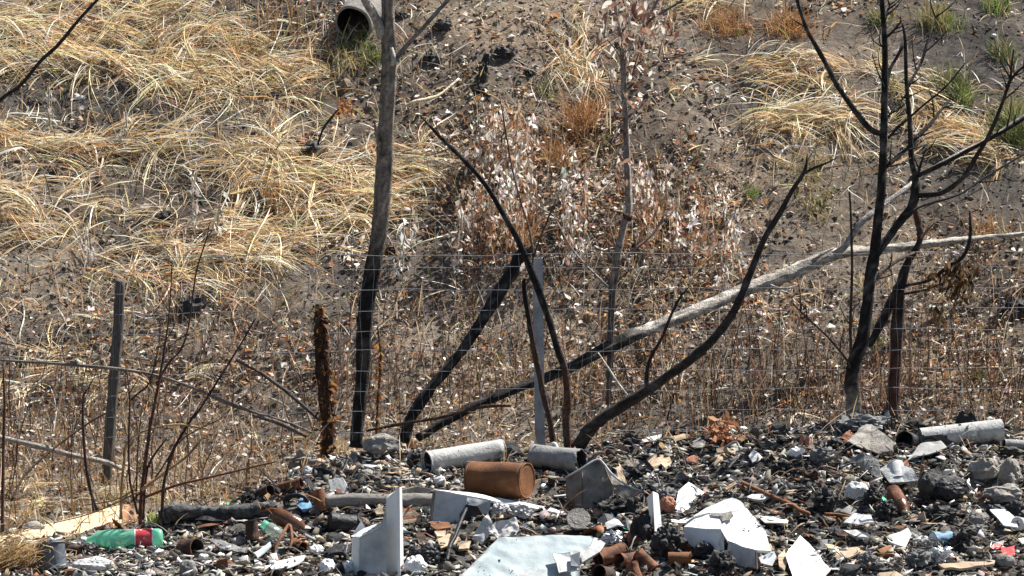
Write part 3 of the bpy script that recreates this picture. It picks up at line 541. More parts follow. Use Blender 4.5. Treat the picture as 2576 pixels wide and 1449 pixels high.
st = limb('branch', [(2196, 650, Y3, 13), (2236, 595, Y3+.05, 12.5), (2265, 552, Y3+.08, 12.5), (2292, 520, Y3+.1, 14), (2302, 470, Y3+.1, 13), (2300, 440, Y3+.1, 9), (2292, 402, Y3+.1, 8), (2289, 322, Y3+.1, 7.5), (2284, 263, Y3+.1, 7), (2279, 190, Y3+.1, 6), (2277, 102, Y3+.1, 5), (2270, 58, Y3+.1, 3)], t3, DARK, None, 46, 10, .12, 53)
br(H, 4, [(1000, 950), (1060, 880), (1130, 820), (1250, 715), (1400, 590), (1530, 430)], Y3, Y3-.3, 5, 1.8, 54)
br(H, 4, [(980, 1150), (1060, 1080), (1150, 1005)], Y3, Y3+.1, 7, 6, 55)
br(H, 4, [(1150, 985), (1280, 860), (1350, 770), (1420, 690)], Y3+.1, Y3+.3, 6.5, 4, 56, DARK, st)
br(H, 4, [(1195, 1220), (1225, 1120), (1248, 1040)], Y3+.1, Y3, 6, 2, 57, DARK, st)
br(H, 4, [(1200, 1210), (1400, 1115), (1620, 1000), (1800, 900), (1932, 820), (2100, 720)], Y3+.1, Y3-.3, 7.5, 4, 58, DARK, st)
b7 = br(H, 4, [(1180, 1345), (1340, 1335), (1430, 1290), (1520, 1210), (1600, 1080), (1690, 930), (1770, 740), (1835, 550), (1845, 450), (1862, 340)], Y3+.1, Y3-.4, 9, 3, 59, DARK, st)
br(H, 4, [(1825, 570), (1880, 500), (1932, 455), (2050, 350)], Y3-.3, Y3-.4, 4.5, 2.5, 60, DARK, st)
br(H, 4, [(1100, 1480), (1250, 1410), (1480, 1340), (1620, 1250), (1780, 1150), (1932, 1060), (2060, 980)], Y3+.05, Y3+.4, 4.5, 3, 61, DARK, st)
br(H, 4, [(980, 620), (1010, 480), (1060, 390), (1110, 285)], Y3, Y3+.12, 6, 4.5, 62)
br(H, 4, [(1128, 610), (1180, 510), (1225, 430), (1270, 290), (1300, 190), (1330, 110)], Y3+.1, Y3+.35, 5.5, 2, 63, DARK, st)
br(H, 4, [(975, 265), (1030, 215), (1085, 150)], Y3, Y3-.1, 4.5, 3, 64)
br(H, 4, [(965, 140), (985, 90), (1012, 20)], Y3, Y3+.1, 4, 2.5, 65)
br(H, 4, [(960, 330), (935, 280), (945, 200)], Y3, Y3-.1, 2.5, 1.5, 66)
br(H, 4, [(1000, 800), (1060, 720), (1130, 640)], Y3, Y3+.1, 3, 2.5, 67)
br(H, 8, [(890, 480), (990, 395), (1090, 330), (1175, 290)], Y3, Y3+.2, 6, 4, 68, (.07, .055, .045))
br(H, 8, [(735, 1090), (725, 1050), (650, 950), (560, 850), (430, 730), (340, 640)], Y3, Y3-.3, 4, 2, 69, (.05, .04, .035))
br(H, 8, [(740, 1020), (735, 800), (742, 600), (748, 400), (745, 200), (738, 0), (730, -130)], Y3, Y3-.15, 4.5, 3, 70, (.045, .036, .03))
ya = 19.35; FATV = 1.
t4 = thing('burnt_tree', 'red brown charred stump pole standing right of the branched black tree', 'tree', P(2243, 1045, ya))
limb('trunk', [(2242, 1052, ya, 15), (2247, 990, ya, 14), (2254, 895, ya, 14), (2259, 785, ya, 14.5), (2266, 712, ya, 13), (2288, 650, ya, 9), (2309, 617, ya, 8.5), (2315, 592, ya, 8), (2309, 560, ya, 7.5), (2300, 520, ya, 7), (2294, 470, ya, 5)], t4, (.13, .055, .035), lambda x, y: .55*smooth(950, 700, y)*smooth(560, 640, y)+.35, 44, 10, .16, 71)
limb('branch', [(2185, 872, ya+.05, 9), (2221, 800, ya+.04, 12), (2254, 734, ya, 12), (2262, 715, ya, 9)], t4, DARK, None, 18, 10, .12, 72)
limb('branch', [(2270, 720, ya, 4), (2338, 705, ya-.1, 4), (2382, 672, ya-.15, 4.5), (2422, 646, ya-.2, 4), (2440, 599, ya-.2, 4), (2440, 530, ya-.2, 3)], t4, DARK, None, 30, 8, .14, 73)
limb('branch', [(2268, 740, ya, 4), (2330, 728, ya-.05, 3), (2400, 700, ya-.1, 2)], t4, DARK, None, 12, 6, .14, 74)
limb('branch', [(2316, 600, ya, 5), (2333, 580, ya-.05, 3), (2352, 560, ya-.1, 1.5)], t4, (.2, .16, .13), None, 8, 6, .1, 75)
def hang_leaves(boxes, depth, col, ln=(.02, .06), parent=None, name='dead_leaves', down=1.0):
    L = []
    for (x0, y0, x1, y1, n) in boxes:
        p = np.array([P(R.uniform(x0, x1), R.uniform(y0, y1), depth+R.normal(0, .05)) for _ in range(n)])
        a = R.normal(0, .4, (n, 3)); a[:, 2] -= down; a /= np.linalg.norm(a, axis=1)[:, None]; k = R.normal(0, 1, (n, 3)); b = np.cross(a, k); b /= np.linalg.norm(b, axis=1)[:, None]; k = np.cross(a, b)
        l = R.uniform(*ln, n); L.append(leaves(p, a, b, k, l, l*R.uniform(.12, .3, n), pick(col, n, .2)))
    V, F, C = cat3(L); return tag(put(name, (V, F), 'leaf', parent, fcol=C), kind='stuff')
hang_leaves([(2370, 640, 2425, 690, 26), (2395, 660, 2425, 765, 46), (2400, 690, 2445, 740, 26), (2340, 680, 2390, 725, 22), (2340, 765, 2375, 812, 22), (2415, 650, 2455, 715, 26), (2450, 600, 2475, 690, 14)], ya-.17, [(3, .07, .045, .025), (2, .15, .09, .04), (1, .03, .022, .018)], (.025, .07), t4)

def add_twigs(parent, n, seed, side=None):
    rs = np.random.default_rng(seed)
    for i in range(n):
        f, k, pts, y0, y1, r1, col, par = PATHS[rs.integers(len(PATHS))]; j = rs.integers(1, len(pts)); t = rs.random(); m = len(pts)-1; q = ((j-1+t)/m)
        x, y = f(k, pts[j-1][0]*(1-t)+pts[j][0]*t, pts[j-1][1]*(1-t)+pts[j][1]*t); yy = y0+(y1-y0)*q; dx, dy = pts[j][0]-pts[j-1][0], pts[j][1]-pts[j-1][1]; l0 = math.hypot(dx, dy); dx /= l0; dy /= l0
        sg = rs.choice([-1, 1]); l = rs.uniform(22, 75); ux, uy = dx*.75-sg*dy*.7, dy*.75+sg*dx*.7-.25; bx, by = ux*.9+rs.normal(0, .25), uy*.9-.2
        limb('twig', [(x, y, yy, 2.4), (x+ux*l*.5, y+uy*l*.5, yy+rs.normal(0, .03), 1.8), (x+ux*l*.5+bx*l*.5, y+uy*l*.5+by*l*.5, yy+rs.normal(0, .06), .8)], parent, col, None, 7, 5, .15, 900+i)
add_twigs(t3, 58, 5)
PATHS = []
# young tree with withered leaves in the middle of the slope
Y9 = 20.0
t9 = thing('young_tree', 'slim young tree with withered brown leaves on the slope, its trunk lit along one side', 'tree', P(1536, 1010, Y9))
limb('trunk', zz(H, 7, [(712, 1330, Y9, 7), (718, 1100, Y9, 7), (725, 900, Y9, 7.5), (740, 600, Y9, 8.5), (755, 450, Y9, 9), (775, 300, Y9, 9.5), (795, 190, Y9, 8), (830, 60, Y9, 8)])+zz(H, 3, [(850, 1440, Y9, 8), (842, 1200, Y9, 8), (832, 900, Y9, 7.5), (818, 600, Y9, 7), (810, 400, Y9, 7), (790, 230, Y9, 5.5), (765, 110, Y9, 4.5), (755, 0, Y9, 4), (750, -150, Y9, 3)]), t9, (.30, .25, .215), lambda x, y: .6*smooth(600, 760, y), 80, 10, .12, 81)
limb('bark_knot', zz(H, 7, [(815, 20, Y9-.03, 5), (845, 45, Y9-.04, 9), (868, 62, Y9-.03, 4)]), t9, (.07, .035, .028), None, 8, 8, .3, 80)
for i, (f, k, pts, r0, r1) in enumerate([(H, 3, [(820, 400), (870, 310), (920, 240), (970, 150), (1050, 0), (1100, -120)], 5.5, 3), (H, 3, [(950, 180), (1020, 120), (1100, 75), (1220, 0), (1330, -80)], 4.5, 2), (H, 3, [(855, 555), (930, 505), (1010, 460), (1110, 385)], 3, 1.2), (H, 3, [(815, 420), (750, 330), (690, 260), (640, 180)], 2.5, 1),
        (H, 3, [(795, 230), (850, 150), (880, 60), (880, 0)], 3, 2), (H, 3, [(870, 540), (900, 420), (960, 260)], 2.5, 1.2), (H, 3, [(820, 760), (780, 660), (700, 600), (620, 560)], 2.5, 1.2), (H, 3, [(825, 800), (770, 900), (720, 1010)], 2.5, 1.2), (H, 3, [(830, 770), (900, 720), (930, 690)], 2, 1), (H, 3, [(835, 1050), (760, 1090), (690, 1130)], 2.5, 1.2),
        (H, 7, [(800, 345), (860, 290), (960, 210), (1040, 130), (1110, 0)], 4.5, 2.5), (H, 7, [(755, 370), (720, 320), (680, 280), (640, 265)], 4, 2.5), (H, 7, [(742, 560), (650, 470), (550, 370), (450, 250), (390, 140), (330, 30)], 3.4, 1.6), (H, 7, [(745, 520), (820, 440), (900, 390)], 2.6, 1.2), (H, 7, [(775, 300), (740, 180), (715, 80)], 2.5, 1.5)]):
    br(f, k, pts, Y9, Y9+(-1)**i*.15, r0, r1, 82+i, (.17, .12, .10) if i % 3 else (.33, .28, .25), t9)
add_twigs(t9, 26, 6)
LEAFMESH = []
for i in range(6):
    n = 6; s = np.linspace(0, 1, n); w_ = np.sin(math.pi*np.clip(s, .03, .97)**.8)*.2*R.uniform(.7, 1.2); cu = R.uniform(-.5, .5)
    V = [(t*.9+0*t, 0, -.25*cu*t*t*2) for t in s]+[(t*.9, -q, .35*q-.25*cu*t*t*2+R.normal(0, .03)) for t, q in zip(s, w_)]+[(t*.9, q, .35*q-.25*cu*t*t*2+R.normal(0, .03)) for t, q in zip(s, w_)]
    F = []
    for j in range(n-1): F += [(j, j+1, n+j+1, n+j), (j, 2*n+j, 2*n+j+1, j+1)]
    c = [(.22, .11, .075), (.30, .17, .115), (.66, .56, .46), (.15, .075, .06), (.40, .26, .18), (.80, .73, .64)][i]
    LEAFMESH.append(mesh('leaf', V, F, True, vcol=np.tile(c, (len(V), 1))))
def put_leaf(parent, pos, size, seed):
    rs = np.random.default_rng(seed); o = link('leaf', LEAFMESH[seed % 6], 'leaf', parent, Vector(pos)-Vector(parent.location)); sz = size
    o.rotation_euler = (rs.uniform(-1.2, 1.2), rs.uniform(.3, 1.7), rs.uniform(0, 6.28)); o.scale = (sz,)*3
for i in range(280):
    px = 1580+R.normal(0, 60); py = abs(R.normal(0, 110)) if i < 225 else R.uniform(150, 480)
    if i >= 225: px = 1575+R.normal(0, 22)
    put_leaf(t9, P(px, py, Y9+R.normal(0, .12)), R.uniform(.03, .075), i)

# leaf-wrapped brown stump on the left of the trunk
FATV = 1.00
t10 = thing('wrapped_post', 'rust brown post wrapped in dead creeper leaves, left of the tall trunk', 'post', P(823, 1165, 19.0))
limb('core', [(825, 1170, 19., 11), (827, 1100, 19., 12), (818, 1000, 19., 13), (812, 900, 19., 13), (806, 820, 19., 11), (800, 765, 19., 7)], t10, (.05, .028, .018), None, 24, 8, .3, 101)
Ls = []
for i in range(620):
    t = R.random(); py = 765+t*385; px = np.interp(py, [765, 900, 1000, 1150], [801, 815, 820, 828]); a = R.uniform(0, 6.28); rr = (7+abs(R.normal(0, 8)))*mpp(19)*(.65+.55*t); c = P(px, py, 19.0)+np.array((math.cos(a)*rr, math.sin(a)*rr, 0)); Ls.append((c, a))
p = np.array([q[0] for q in Ls]); n = len(p); a = np.array([(math.cos(q[1])*.45, math.sin(q[1])*.45, -1) for q in Ls])+R.normal(0, .5, (n, 3)); a /= np.linalg.norm(a, axis=1)[:, None]; k = np.cross(a, R.normal(0, 1, (n, 3))); k /= np.linalg.norm(k, axis=1)[:, None]; l = np.clip(R.lognormal(-3.75, .45, n), .01, .06)
V, F, C = leaves(p, a, np.cross(k, a), k, l, l*.28, pick([(3.4, .20, .082, .03), (1.6, .30, .14, .05), (2.4, .05, .026, .016), (.6, .42, .25, .10)], n, .3)); tag(put('creeper_leaves', (V, F), 'leaf', t10, fcol=C), kind='stuff')
t11 = thing('creeper_plant', 'slender creeper clad brown stem just right of the charred trunk foot', 'plant', P(950, 1150, 19.2))
limb('stem', [(945, 1150, 19.2, 3), (948, 1050, 19.2, 3), (957, 900, 19.2, 2.5), (950, 820, 19.2, 2)], t11, (.12, .06, .03), None, 16, 6, .2, 103)
hang_leaves([(938, 930, 960, 1120, 90), (945, 860, 965, 940, 30)], 19.2, [(3, .22, .09, .03), (2, .4, .2, .07), (1, .08, .04, .02)], (.012, .035), t11, 'creeper_leaves')

# shrub of bare stems on the left
Yb = 17.95
tb = thing('bare_shrub', 'shrub of many thin bare brown stems fanning up beside the pine plank', 'shrub', P(350, 1305, Yb))
def zp(k, pts): return [Z(k, *q) for q in pts]
def hp_(k, pts): return [H(k, *q) for q in pts]
BS = [(zp(1, [(1110, 1040), (1120, 800), (1150, 560), (1190, 250)])+hp_(5, [(1050, 1400), (1100, 1150), (1140, 900), (1165, 700), (1185, 350)]), 5.5, 1.6, (.10, .045, .03)),
 (hp_(5, [(1100, 1150), (1170, 1040), (1250, 950), (1300, 780), (1350, 430), (1420, 200), (1440, 100)]), 3.2, 1.4, (.09, .05, .035)),
 (zp(1, [(1280, 1010), (1290, 800), (1310, 650), (1380, 430), (1550, 150)])+hp_(5, [(1340, 1420), (1500, 1170), (1650, 930), (1760, 740)]), 4.5, 2, (.055, .035, .03)),
 (zp(1, [(770, 940), (700, 700), (665, 400), (655, 150), (662, 20)])+hp_(5, [(585, 1262), (600, 1230)]), 4.5, 1.8, (.06, .035, .028)),
 (hp_(5, [(893, 1310), (960, 1250), (1020, 1200), (1060, 1080), (1100, 900)]), 3, 1.4, (.07, .04, .03)),
 (zp(1, [(1090, 960), (1030, 700), (1020, 380), (1028, 120), (1028, 0)])+hp_(5, [(893, 1300), (885, 1200), (868, 1080)]), 3.5, 1.6, (.09, .04, .028)),
 (zp(1, [(1130, 1000), (1150, 700), (1180, 560), (1250, 450), (1320, 360)]), 4, 1.8, (.05, .03, .025)),
 (zp(1, [(955, 1000), (960, 780), (985, 520), (1010, 390), (1150, 300), (1400, 250), (1650, 285)]), 4, 2.4, TANST),
 (zp(1, [(1120, 770), (1220, 690), (1300, 630), (1480, 500), (1590, 370), (1640, 310)]), 5, 3, (.45, .27, .14)),
 (zp(1, [(1130, 830), (1400, 730), (1650, 670), (1900, 610), (2190, 540)]), 4, 2, (.16, .075, .035)),
 (zp(1, [(740, 950), (720, 760), (690, 600)]), 3, 1.5, (.09, .05, .035)), (zp(1, [(1080, 850), (1090, 500), (1110, 250), (1140, 0)]), 2.6, 1.4, (.13, .07, .05)),
 (zp(1, [(1060, 840), (1250, 640), (1450, 360), (1780, 190)]), 2.6, 1.2, (.12, .07, .05)), (zp(1, [(1100, 780), (940, 860), (700, 960), (420, 1030)]), 2.4, 1.4, (.30, .17, .07)), (zp(1, [(1080, 760), (900, 850), (650, 890)]), 2.2, 1.4, (.30, .17, .07))]
for i, (pts, r0, r1, c) in enumerate(BS):
    n = len(pts); limb('stem', [(x, y, Yb+(.05*math.sin(i*2.3))+(i % 3-1)*.08*j/(n-1), r0+(r1-r0)*j/(n-1)) for j, (x, y) in enumerate(pts)], tb, c, None, None, 6, .12, 110+i)
for i in range(16):
    pts, r0, r1, c = BS[i % 6]; j = R.integers(len(pts)//2, len(pts)-1); x, y = pts[j]; d = R.choice([-1, 1]); l = R.uniform(25, 70)
    limb('twig', [(x, y, Yb, 1.6), (x+d*l*.35, y-l*.6, Yb+R.normal(0, .04), 1.2), (x+d*l*.5, y-l, Yb+R.normal(0, .06), .7)], tb, c, None, 6, 5, .1, 140+i)

def stick(name, label, cat, pts, col, seed, m=None, char=None):
    q, r, px = pix_path(pts, m or max(8, len(pts)*5)); V, F = tube(q, r, 7, .12, True, seed); rs = np.random.default_rng(seed)
    o = put(name, (V, F), 'bark', None, True, vcol=np.array(col)*np.exp(rs.normal(0, .2, (len(V), 1)))); return tag(o, label, cat)
stick('bare_twig', 'long dark bare twig slanting across the straw in the upper corner', 'twig', zz(H, 1, [(760, -90, 19.5, 3), (670, 0, 19.5, 4), (550, 130, 19.5, 4.5), (400, 310, 19.5, 5), (280, 420, 19.5, 5), (150, 580, 19.5, 5), (0, 690, 19.5, 5), (-300, 1000, 19.5, 6), (-700, 2000, 19.6, 8)]), (.045, .036, .032), 161)
stick('fallen_branch', 'straight grey fallen branch running down to the left fence post foot', 'branch', [(*Z(1, -60, 335), 18.9, 6), (*Z(1, 100, 375), 18.95, 7), (*Z(1, 300, 420), 19., 8), (*Z(1, 550, 490), 19.1, 7.5), (*Z(1, 820, 545), 19.2, 7), (*Z(1, 960, 600), 19.25, 5)], (.34, .31, .28), 162)
stick('fallen_branch', 'long thin grey branch lying through the fence wires left of the wrapped post', 'branch', zz(H, 5, [(0, 1030, 19.2, 3), (340, 1050, 19.2, 4), (800, 1090, 19.15, 4.5), (1100, 1140, 19.15, 4), (1400, 1250, 19.2, 4.5), (1550, 1320, 19.25, 5), (1750, 1390, 19.3, 4), (1960, 1450, 19.3, 3), (2150, 1530, 19.3, 3)]), (.19, .165, .145), 163)
stick('fallen_branch', 'thin dark stick sloping down to the foot of the creeper wrapped post', 'branch', [(*H(5, 1620, 1030), 19.3, 3), (*H(5, 1800, 1120), 19.3, 3.5), (*H(6, 60, 1120), 19.25, 4.5), (*H(6, 250, 1260), 19.2, 5), (*H(6, 460, 1440), 19.1, 5)], (.085, .075, .07), 164)
stick('fallen_branch', 'brown branch lying low in the ash between the wrapped post and charred trunk', 'branch', [(*Z(2, 0, 175), 19.15, 4), (*Z(2, 200, 235), 19.2, 6), (*Z(2, 430, 345), 19.2, 5)], (.15, .12, .10), 165)
stick('bare_twig', 'dark vertical stem rising at the very left edge above the plank', 'twig', [(*Z(1, 20, 1100), 17.9, 4), (*Z(1, 25, 700), 17.95, 4), (*Z(1, 30, 300), 18., 3.5), (*Z(1, 35, 60), 18., 3), (*H(5, 20, 1050), 18., 2)], (.11, .06, .04), 166)
stick('bare_twig', 'thin slanting brown twig between the left edge and the leaning fence post', 'twig', [(*Z(1, 90, 850), 18., 3.5), (*Z(1, 200, 650), 18.1, 3.5), (*Z(1, 390, 470), 18.2, 3), (*Z(1, 700, 240), 18.3, 2.5), (*Z(1, 900, 130), 18.3, 1.5)], (.10, .06, .04), 167)
stick('bare_twig', 'charcoal twig curving from the ash pile towards the thin arched stem foot', 'twig', [(*Z(2, 900, 300), 19.1, 3), (*Z(2, 1150, 250), 19.1, 4), (*Z(2, 1500, 190), 19.1, 4), (*Z(2, 1800, 110), 19.1, 4.5), (*Z(2, 2050, 100), 19.1, 3)], (.075, .045, .03), 168)
OT = stick('leafy_twig', 'small dark stem with a tuft of orange leaves left of the tall trunk', 'twig', zz(H, 2, [(450, 990, 20.9, 3), (490, 880, 20.85, 3), (560, 790, 20.8, 3), (620, 720, 20.8, 2)]), (.05, .038, .03), 169)
hang_leaves([(848, 248, 890, 290, 90)], 20.8, [(3, .36, .15, .05), (2, .24, .09, .04), (1, .5, .28, .12)], (.015, .04), OT, 'withered_leaves', .3)
stick('pale_stalk', 'bleached stalk lying diagonally in the grass right of the tall trunk', 'stalk', zz(H, 2, [(1030, 745, 21.2, 2), (1110, 700, 21.2, 4), (1200, 680, 21.25, 4.5), (1290, 650, 21.3, 3), (1420, 540, 21.4, 2.5)]), (.72, .62, .42), 170)
stick('pale_stalk', 'short white broken stick leaning behind the black leaning sapling', 'stalk', zz(H, 7, [(640, 980, 19.6, 1.8), (700, 1070, 19.55, 2.4), (780, 1190, 19.5, 2.2), (850, 1280, 19.45, 1.4)]), (.62, .56, .48), 171)

# countable thin upright stems at the foot of the slope
STM = []
for i in range(8):
    n = 14; t = np.linspace(0, 1, n); b = R.normal(0, .12); c = R.normal(0, .10); cur = np.stack([b*t+c*t*t+.012*np.sin(t*9+i), .05*np.sin(t*5+i), t], 1)
    V, F = tube(cur, .0052*(1.05-.65*t), 6, .1, True, i); parts = [(V, F)]
    for j in range(R.integers(1, 5)):
        k = R.integers(4, n-2); d = R.choice([-1, 1]); e = cur[k]; l = R.uniform(.08, .22); V2, F2 = tube(np.array([e, e+(d*l*.5, R.normal(0, .05), l*.7), e+(d*l*.75, R.normal(0, .08), l*1.3)]), [.0028, .002, .001], 5, .1); parts.append((V2, F2))
    V, F = join(parts); col = pick([(2, .13, .065, .035), (2, .085, .05, .035), (1, .28, .17, .09), (1, .045, .035, .03)], 1, .2)[0]
    STM.append(mesh('dry_weed', V, F, True, vcol=np.tile(col, (len(V), 1))))
def stem_at(px, py, h, i, label, group, lean=0):
    c = G(px, py); o = link('dry_weed', STM[i % 8], 'bark', None, c-np.array((0, 0, .02))); s = h*mpp(c[1])
    o.scale = (s*R.choice([-1, 1]), s, s); o.scale.x = abs(o.scale.x); th = R.uniform(.6, 1.5)/max(s, .2)*.5; o.scale.x *= 1; o.scale.z = s; o.rotation_euler = (R.normal(0, .08), lean+R.normal(0, .16), R.uniform(0, 6.28)); tag(o, label, 'dry weed', group)
for i in range(125):
    px = R.uniform(1480, 2620); py = R.uniform(930, 1075)
    stem_at(px, py, R.uniform(120, 330)*R.choice([.7, 1, 1]), i, 'thin dry brown stem standing behind the heap crest, '+('left of the black leaning sapling tip' if px < 1800 else 'between the leaning sapling and branched tree' if px < 2140 else 'right of the branched black tree'), 'thin stems behind the rubbish heap')
for i in range(40):
    stem_at(R.uniform(0, 860), R.uniform(960, 1210), R.uniform(80, 220), i, 'thin dry stem standing in the grass behind the left fence post', 'thin stems in the left grass')
for i in range(46):
    stem_at(R.uniform(880, 1480), R.uniform(820, 1090), R.uniform(110, 300), i, 'thin dry stem standing in ash around the charred leaning trunks', 'thin stems around the charred trunks')
for i in range(30):
    stem_at(R.uniform(1600, 2300), R.uniform(380, 820), R.uniform(60, 190), i+3, 'thin dry weed stem standing out on the open slope', 'weed stems on the open slope')

# pale withered weeds
def weed(px, yb, yt, label, group, pal, n=None, wid=12):
    c = G(px, yb); Yw = c[1]; o = thing('withered_weed', label, 'weed', c, group); lean = R.normal(0, 10)
    limb('stem', [(px, yb+6, Yw, 2.6), (px+lean*.3+R.normal(0, 4), (yb+yt)/2, Yw-.02, 2.1), (px+lean, yt, Yw-.05, 1.2)], o, (.52, .43, .33), None, 10, 5, .1, int(px))
    hgt = yb-yt; n = n or int(hgt*.33); t = R.random(n); bx = np.array([(px+lean*q+R.normal(0, wid*(1.1-.5*q)), yb-hgt*q, Yw-.03+R.normal(0, .04)) for q in t]); p = np.array([P(*q) for q in bx])
    a = R.normal(0, .35, (n, 3)); a[:, 2] -= R.uniform(.3, 1.2, n); a /= np.linalg.norm(a, axis=1)[:, None]; k = np.cross(a, R.normal(0, 1, (n, 3))); k /= np.linalg.norm(k, axis=1)[:, None]; l = R.uniform(.018, .055, n)
    V, F, C = leaves(p, a, np.cross(k, a), k, l, l*R.uniform(.12, .3, n), pick(pal, n, .15), .5); tag(put('leaves', (V, F), 'leaf', o, fcol=C), kind='stuff')
WP = [(3, .80, .75, .68), (1.6, .56, .42, .32), (1, .38, .2, .1), (2.5, .86, .84, .81)]; WB = [(2, .46, .27, .17), (2, .36, .18, .09), (1.6, .74, .66, .58), (.7, .14, .08, .05)]
for i in range(44):
    px = R.normal(1262, 62) if i < 30 else R.normal(1330, 70); yt = R.uniform(215, 480)+abs(px-1265)*.7; yb = min(yt+R.uniform(90, 190), 690); W = WP if R.random() < .62 else WB; weed(px, yb, yt, ('white' if W is WP else 'brown')+' leaved withered weed in the '+('upper' if yb < 480 else 'lower')+(' left' if px < 1262 else ' right')+' of the thicket behind the arched black stem', 'withered weeds in the central thicket', W)
for i in range(26):
    px = R.choice([1780, 1830, 1700, 1450, 1640])+R.normal(0, 26); yb = R.uniform(480, 700); W = WB if R.random() < .6 else WP; weed(px, yb, yb-R.uniform(70, 150), ('reddish brown' if W is WB else 'pale')+' withered weed standing '+('left of the young tree' if px < 1560 else 'just right of the young tree trunk' if px < 1740 else 'further right of the young tree, '+('upper' if yb < 590 else 'lower')+' part'), 'withered weeds around the young tree', W)
for px, yb, yt, lab in [(1148, 700, 520, 'tall single pale weed spike between the two charred trunks'), (128, 335, 212, 'white weed spike on the bare ash patch below the left straw'), (312, 375, 272, 'thin white weed spike right of the first one on the ash patch'), (490, 590, 440, 'grey white weed spike in the straw below the ash patch'), (545, 600, 480, 'short pale weed right beside a grey white weed spike in straw'), (222, 670, 565, 'white ragged weed in the straw above the left fence post'), (1040, 640, 520, 'pale weed just right of the tall trunk at its charred edge'), (1012, 690, 560, 'narrow pale weed touching the tall trunk on its right'), (515, 890, 800, 'white dry weed above the bare shrub stems'), (1860, 660, 520, 'grey pale weed at the right of the reddish weeds'), (1815, 740, 660, 'pale curly weed just above the fallen grey trunk')]:
    weed(px, yb, yt, lab, None, [(3, .72, .70, .66), (1, .5, .42, .33), (.6, .3, .28, .2)], None, 8)

# green tufts, dead bushes, burnt tussocks
def tuft(name, label, cat, px, py, h, wd, n, pal, m='green', spread=.5, width=(.003, .007), group=None, droop=.35):
    c = G(px, py); s = mpp(c[1]); K = 6; t = np.linspace(0, 1, K)[None]; a = R.uniform(0, 2*math.pi, n); L = h*s*R.uniform(.5, 1.15, n); sp = np.abs(R.normal(0, spread, n))
    x0 = c[0]+R.normal(0, wd*.4*s, n); y0 = c[1]+R.normal(0, wd*.4*s, n); xx = x0[:, None]+(np.cos(a)*L*sp)[:, None]*t**1.5; yy = y0[:, None]+(np.sin(a)*L*sp)[:, None]*t**1.5
    zz_ = ground(x0, y0, False)[:, None]-.01+(L[:, None])*(t-droop*sp[:, None]*t*t); V, F, C = ribbons(np.stack([xx, yy, zz_], 2), R.uniform(*width, n), pick(pal, n, .18))
    return tag(put(name, (V, F), m, None, fcol=C), label, cat, group)
GP = [(3, .085, .125, .035), (2, .14, .175, .05), (1.5, .30, .28, .10), (.7, .05, .08, .025)]; GB = [(3, .13, .22, .04), (2, .21, .31, .07), (1.5, .30, .27, .11), (1, .08, .13, .03)]; GO = [(2, .16, .17, .06), (2, .28, .24, .10), (1, .40, .32, .16)]
for px, py, h, wd, n, pal, lab in [(2505, 30, 55, 40, 110, GB, 'bright green grass tuft at the top right corner'), (2352, 70, 70, 40, 140, GO, 'yellow green grass tuft just right of the topmost black branches'), (2390, 75, 45, 40, 90, GB, 'short green tuft close beside the yellow green grass tuft'), (2215, 60, 55, 25, 80, GP, 'green tuft behind the top of the black branched tree'), (2520, 150, 60, 40, 110, GP, 'dull green tuft below the bright tuft in the corner'), (2400, 240, 80, 50, 170, GP, 'upright green grass tuft between two black branches'), (2425, 262, 50, 25, 80, GB, 'small lush green tuft at the base of the upright green grass'), (2250, 240, 45, 30, 80, GO, 'olive grass tuft against the black trunk fork'), (2555, 350, 110, 55, 260, GP, 'large dark green grass tuft at the right edge'), (2545, 300, 60, 40, 90, GO, 'olive blades rising behind the large green tuft at the right edge'),
        (870, 160, 45, 70, 150, GO, 'olive green grass spread under the concrete pipe mouth'), (905, 120, 30, 50, 90, GB, 'fresh green grass in the mouth of the concrete pipe'), (935, 155, 40, 30, 80, GP, 'green grass clump touching the tall trunk below the pipe'), (1892, 500, 40, 18, 50, GB, 'small fresh green sprout left of the black forked sapling tip'), (1802, 62, 22, 25, 40, GB, 'tiny green sprout under the orange bush at the top'), (1862, 92, 22, 20, 35, GB, 'tiny green sprout right below the second orange bush'), (2205, 878, 30, 30, 70, GB, 'bright green seedling between the black tree and brown stump pole'), (2455, 958, 28, 30, 60, GB, 'bright green seedling right of the brown stump pole'), (655, 145, 45, 30, 70, GO, 'olive tuft in straw left of the concrete pipe'), (28, 190, 22, 30, 40, GP, 'low green tuft below the straw at the left edge'), (312, 362, 28, 18, 40, GP, 'small green tuft at the foot of a thin white weed'), (2030, 450, 55, 70, 90, GO, 'thin olive grass right behind the forked sapling tip'), (2050, 540, 50, 60, 80, GO, 'sparse olive grass between the sapling and the branched tree'), (730, 560, 30, 40, 40, GO, 'olive blades in the straw left of the tall trunk'), (1370, 235, 40, 30, 50, GP, 'green blades beneath the orange dry clump at top centre'), (2090, 235, 30, 40, 50, GO, 'pale olive tuft above the flattened straw on the right'), (1530, 370, 35, 40, 40, GO, 'olive blades close to the left of the young tree trunk'), (1420, 560, 30, 50, 40, GO, 'olive wisps in the weeds left of the young tree fork')]:
    tuft('green_grass_tuft', lab, 'grass tuft', px, py, h*1.05, wd*1.15, int(n*1.4), pal+[(2, .42, .35, .18)], 'green', .62, (.002, .005))
OP = [(3, .42, .22, .09), (2, .30, .14, .05), (1, .58, .38, .20)]
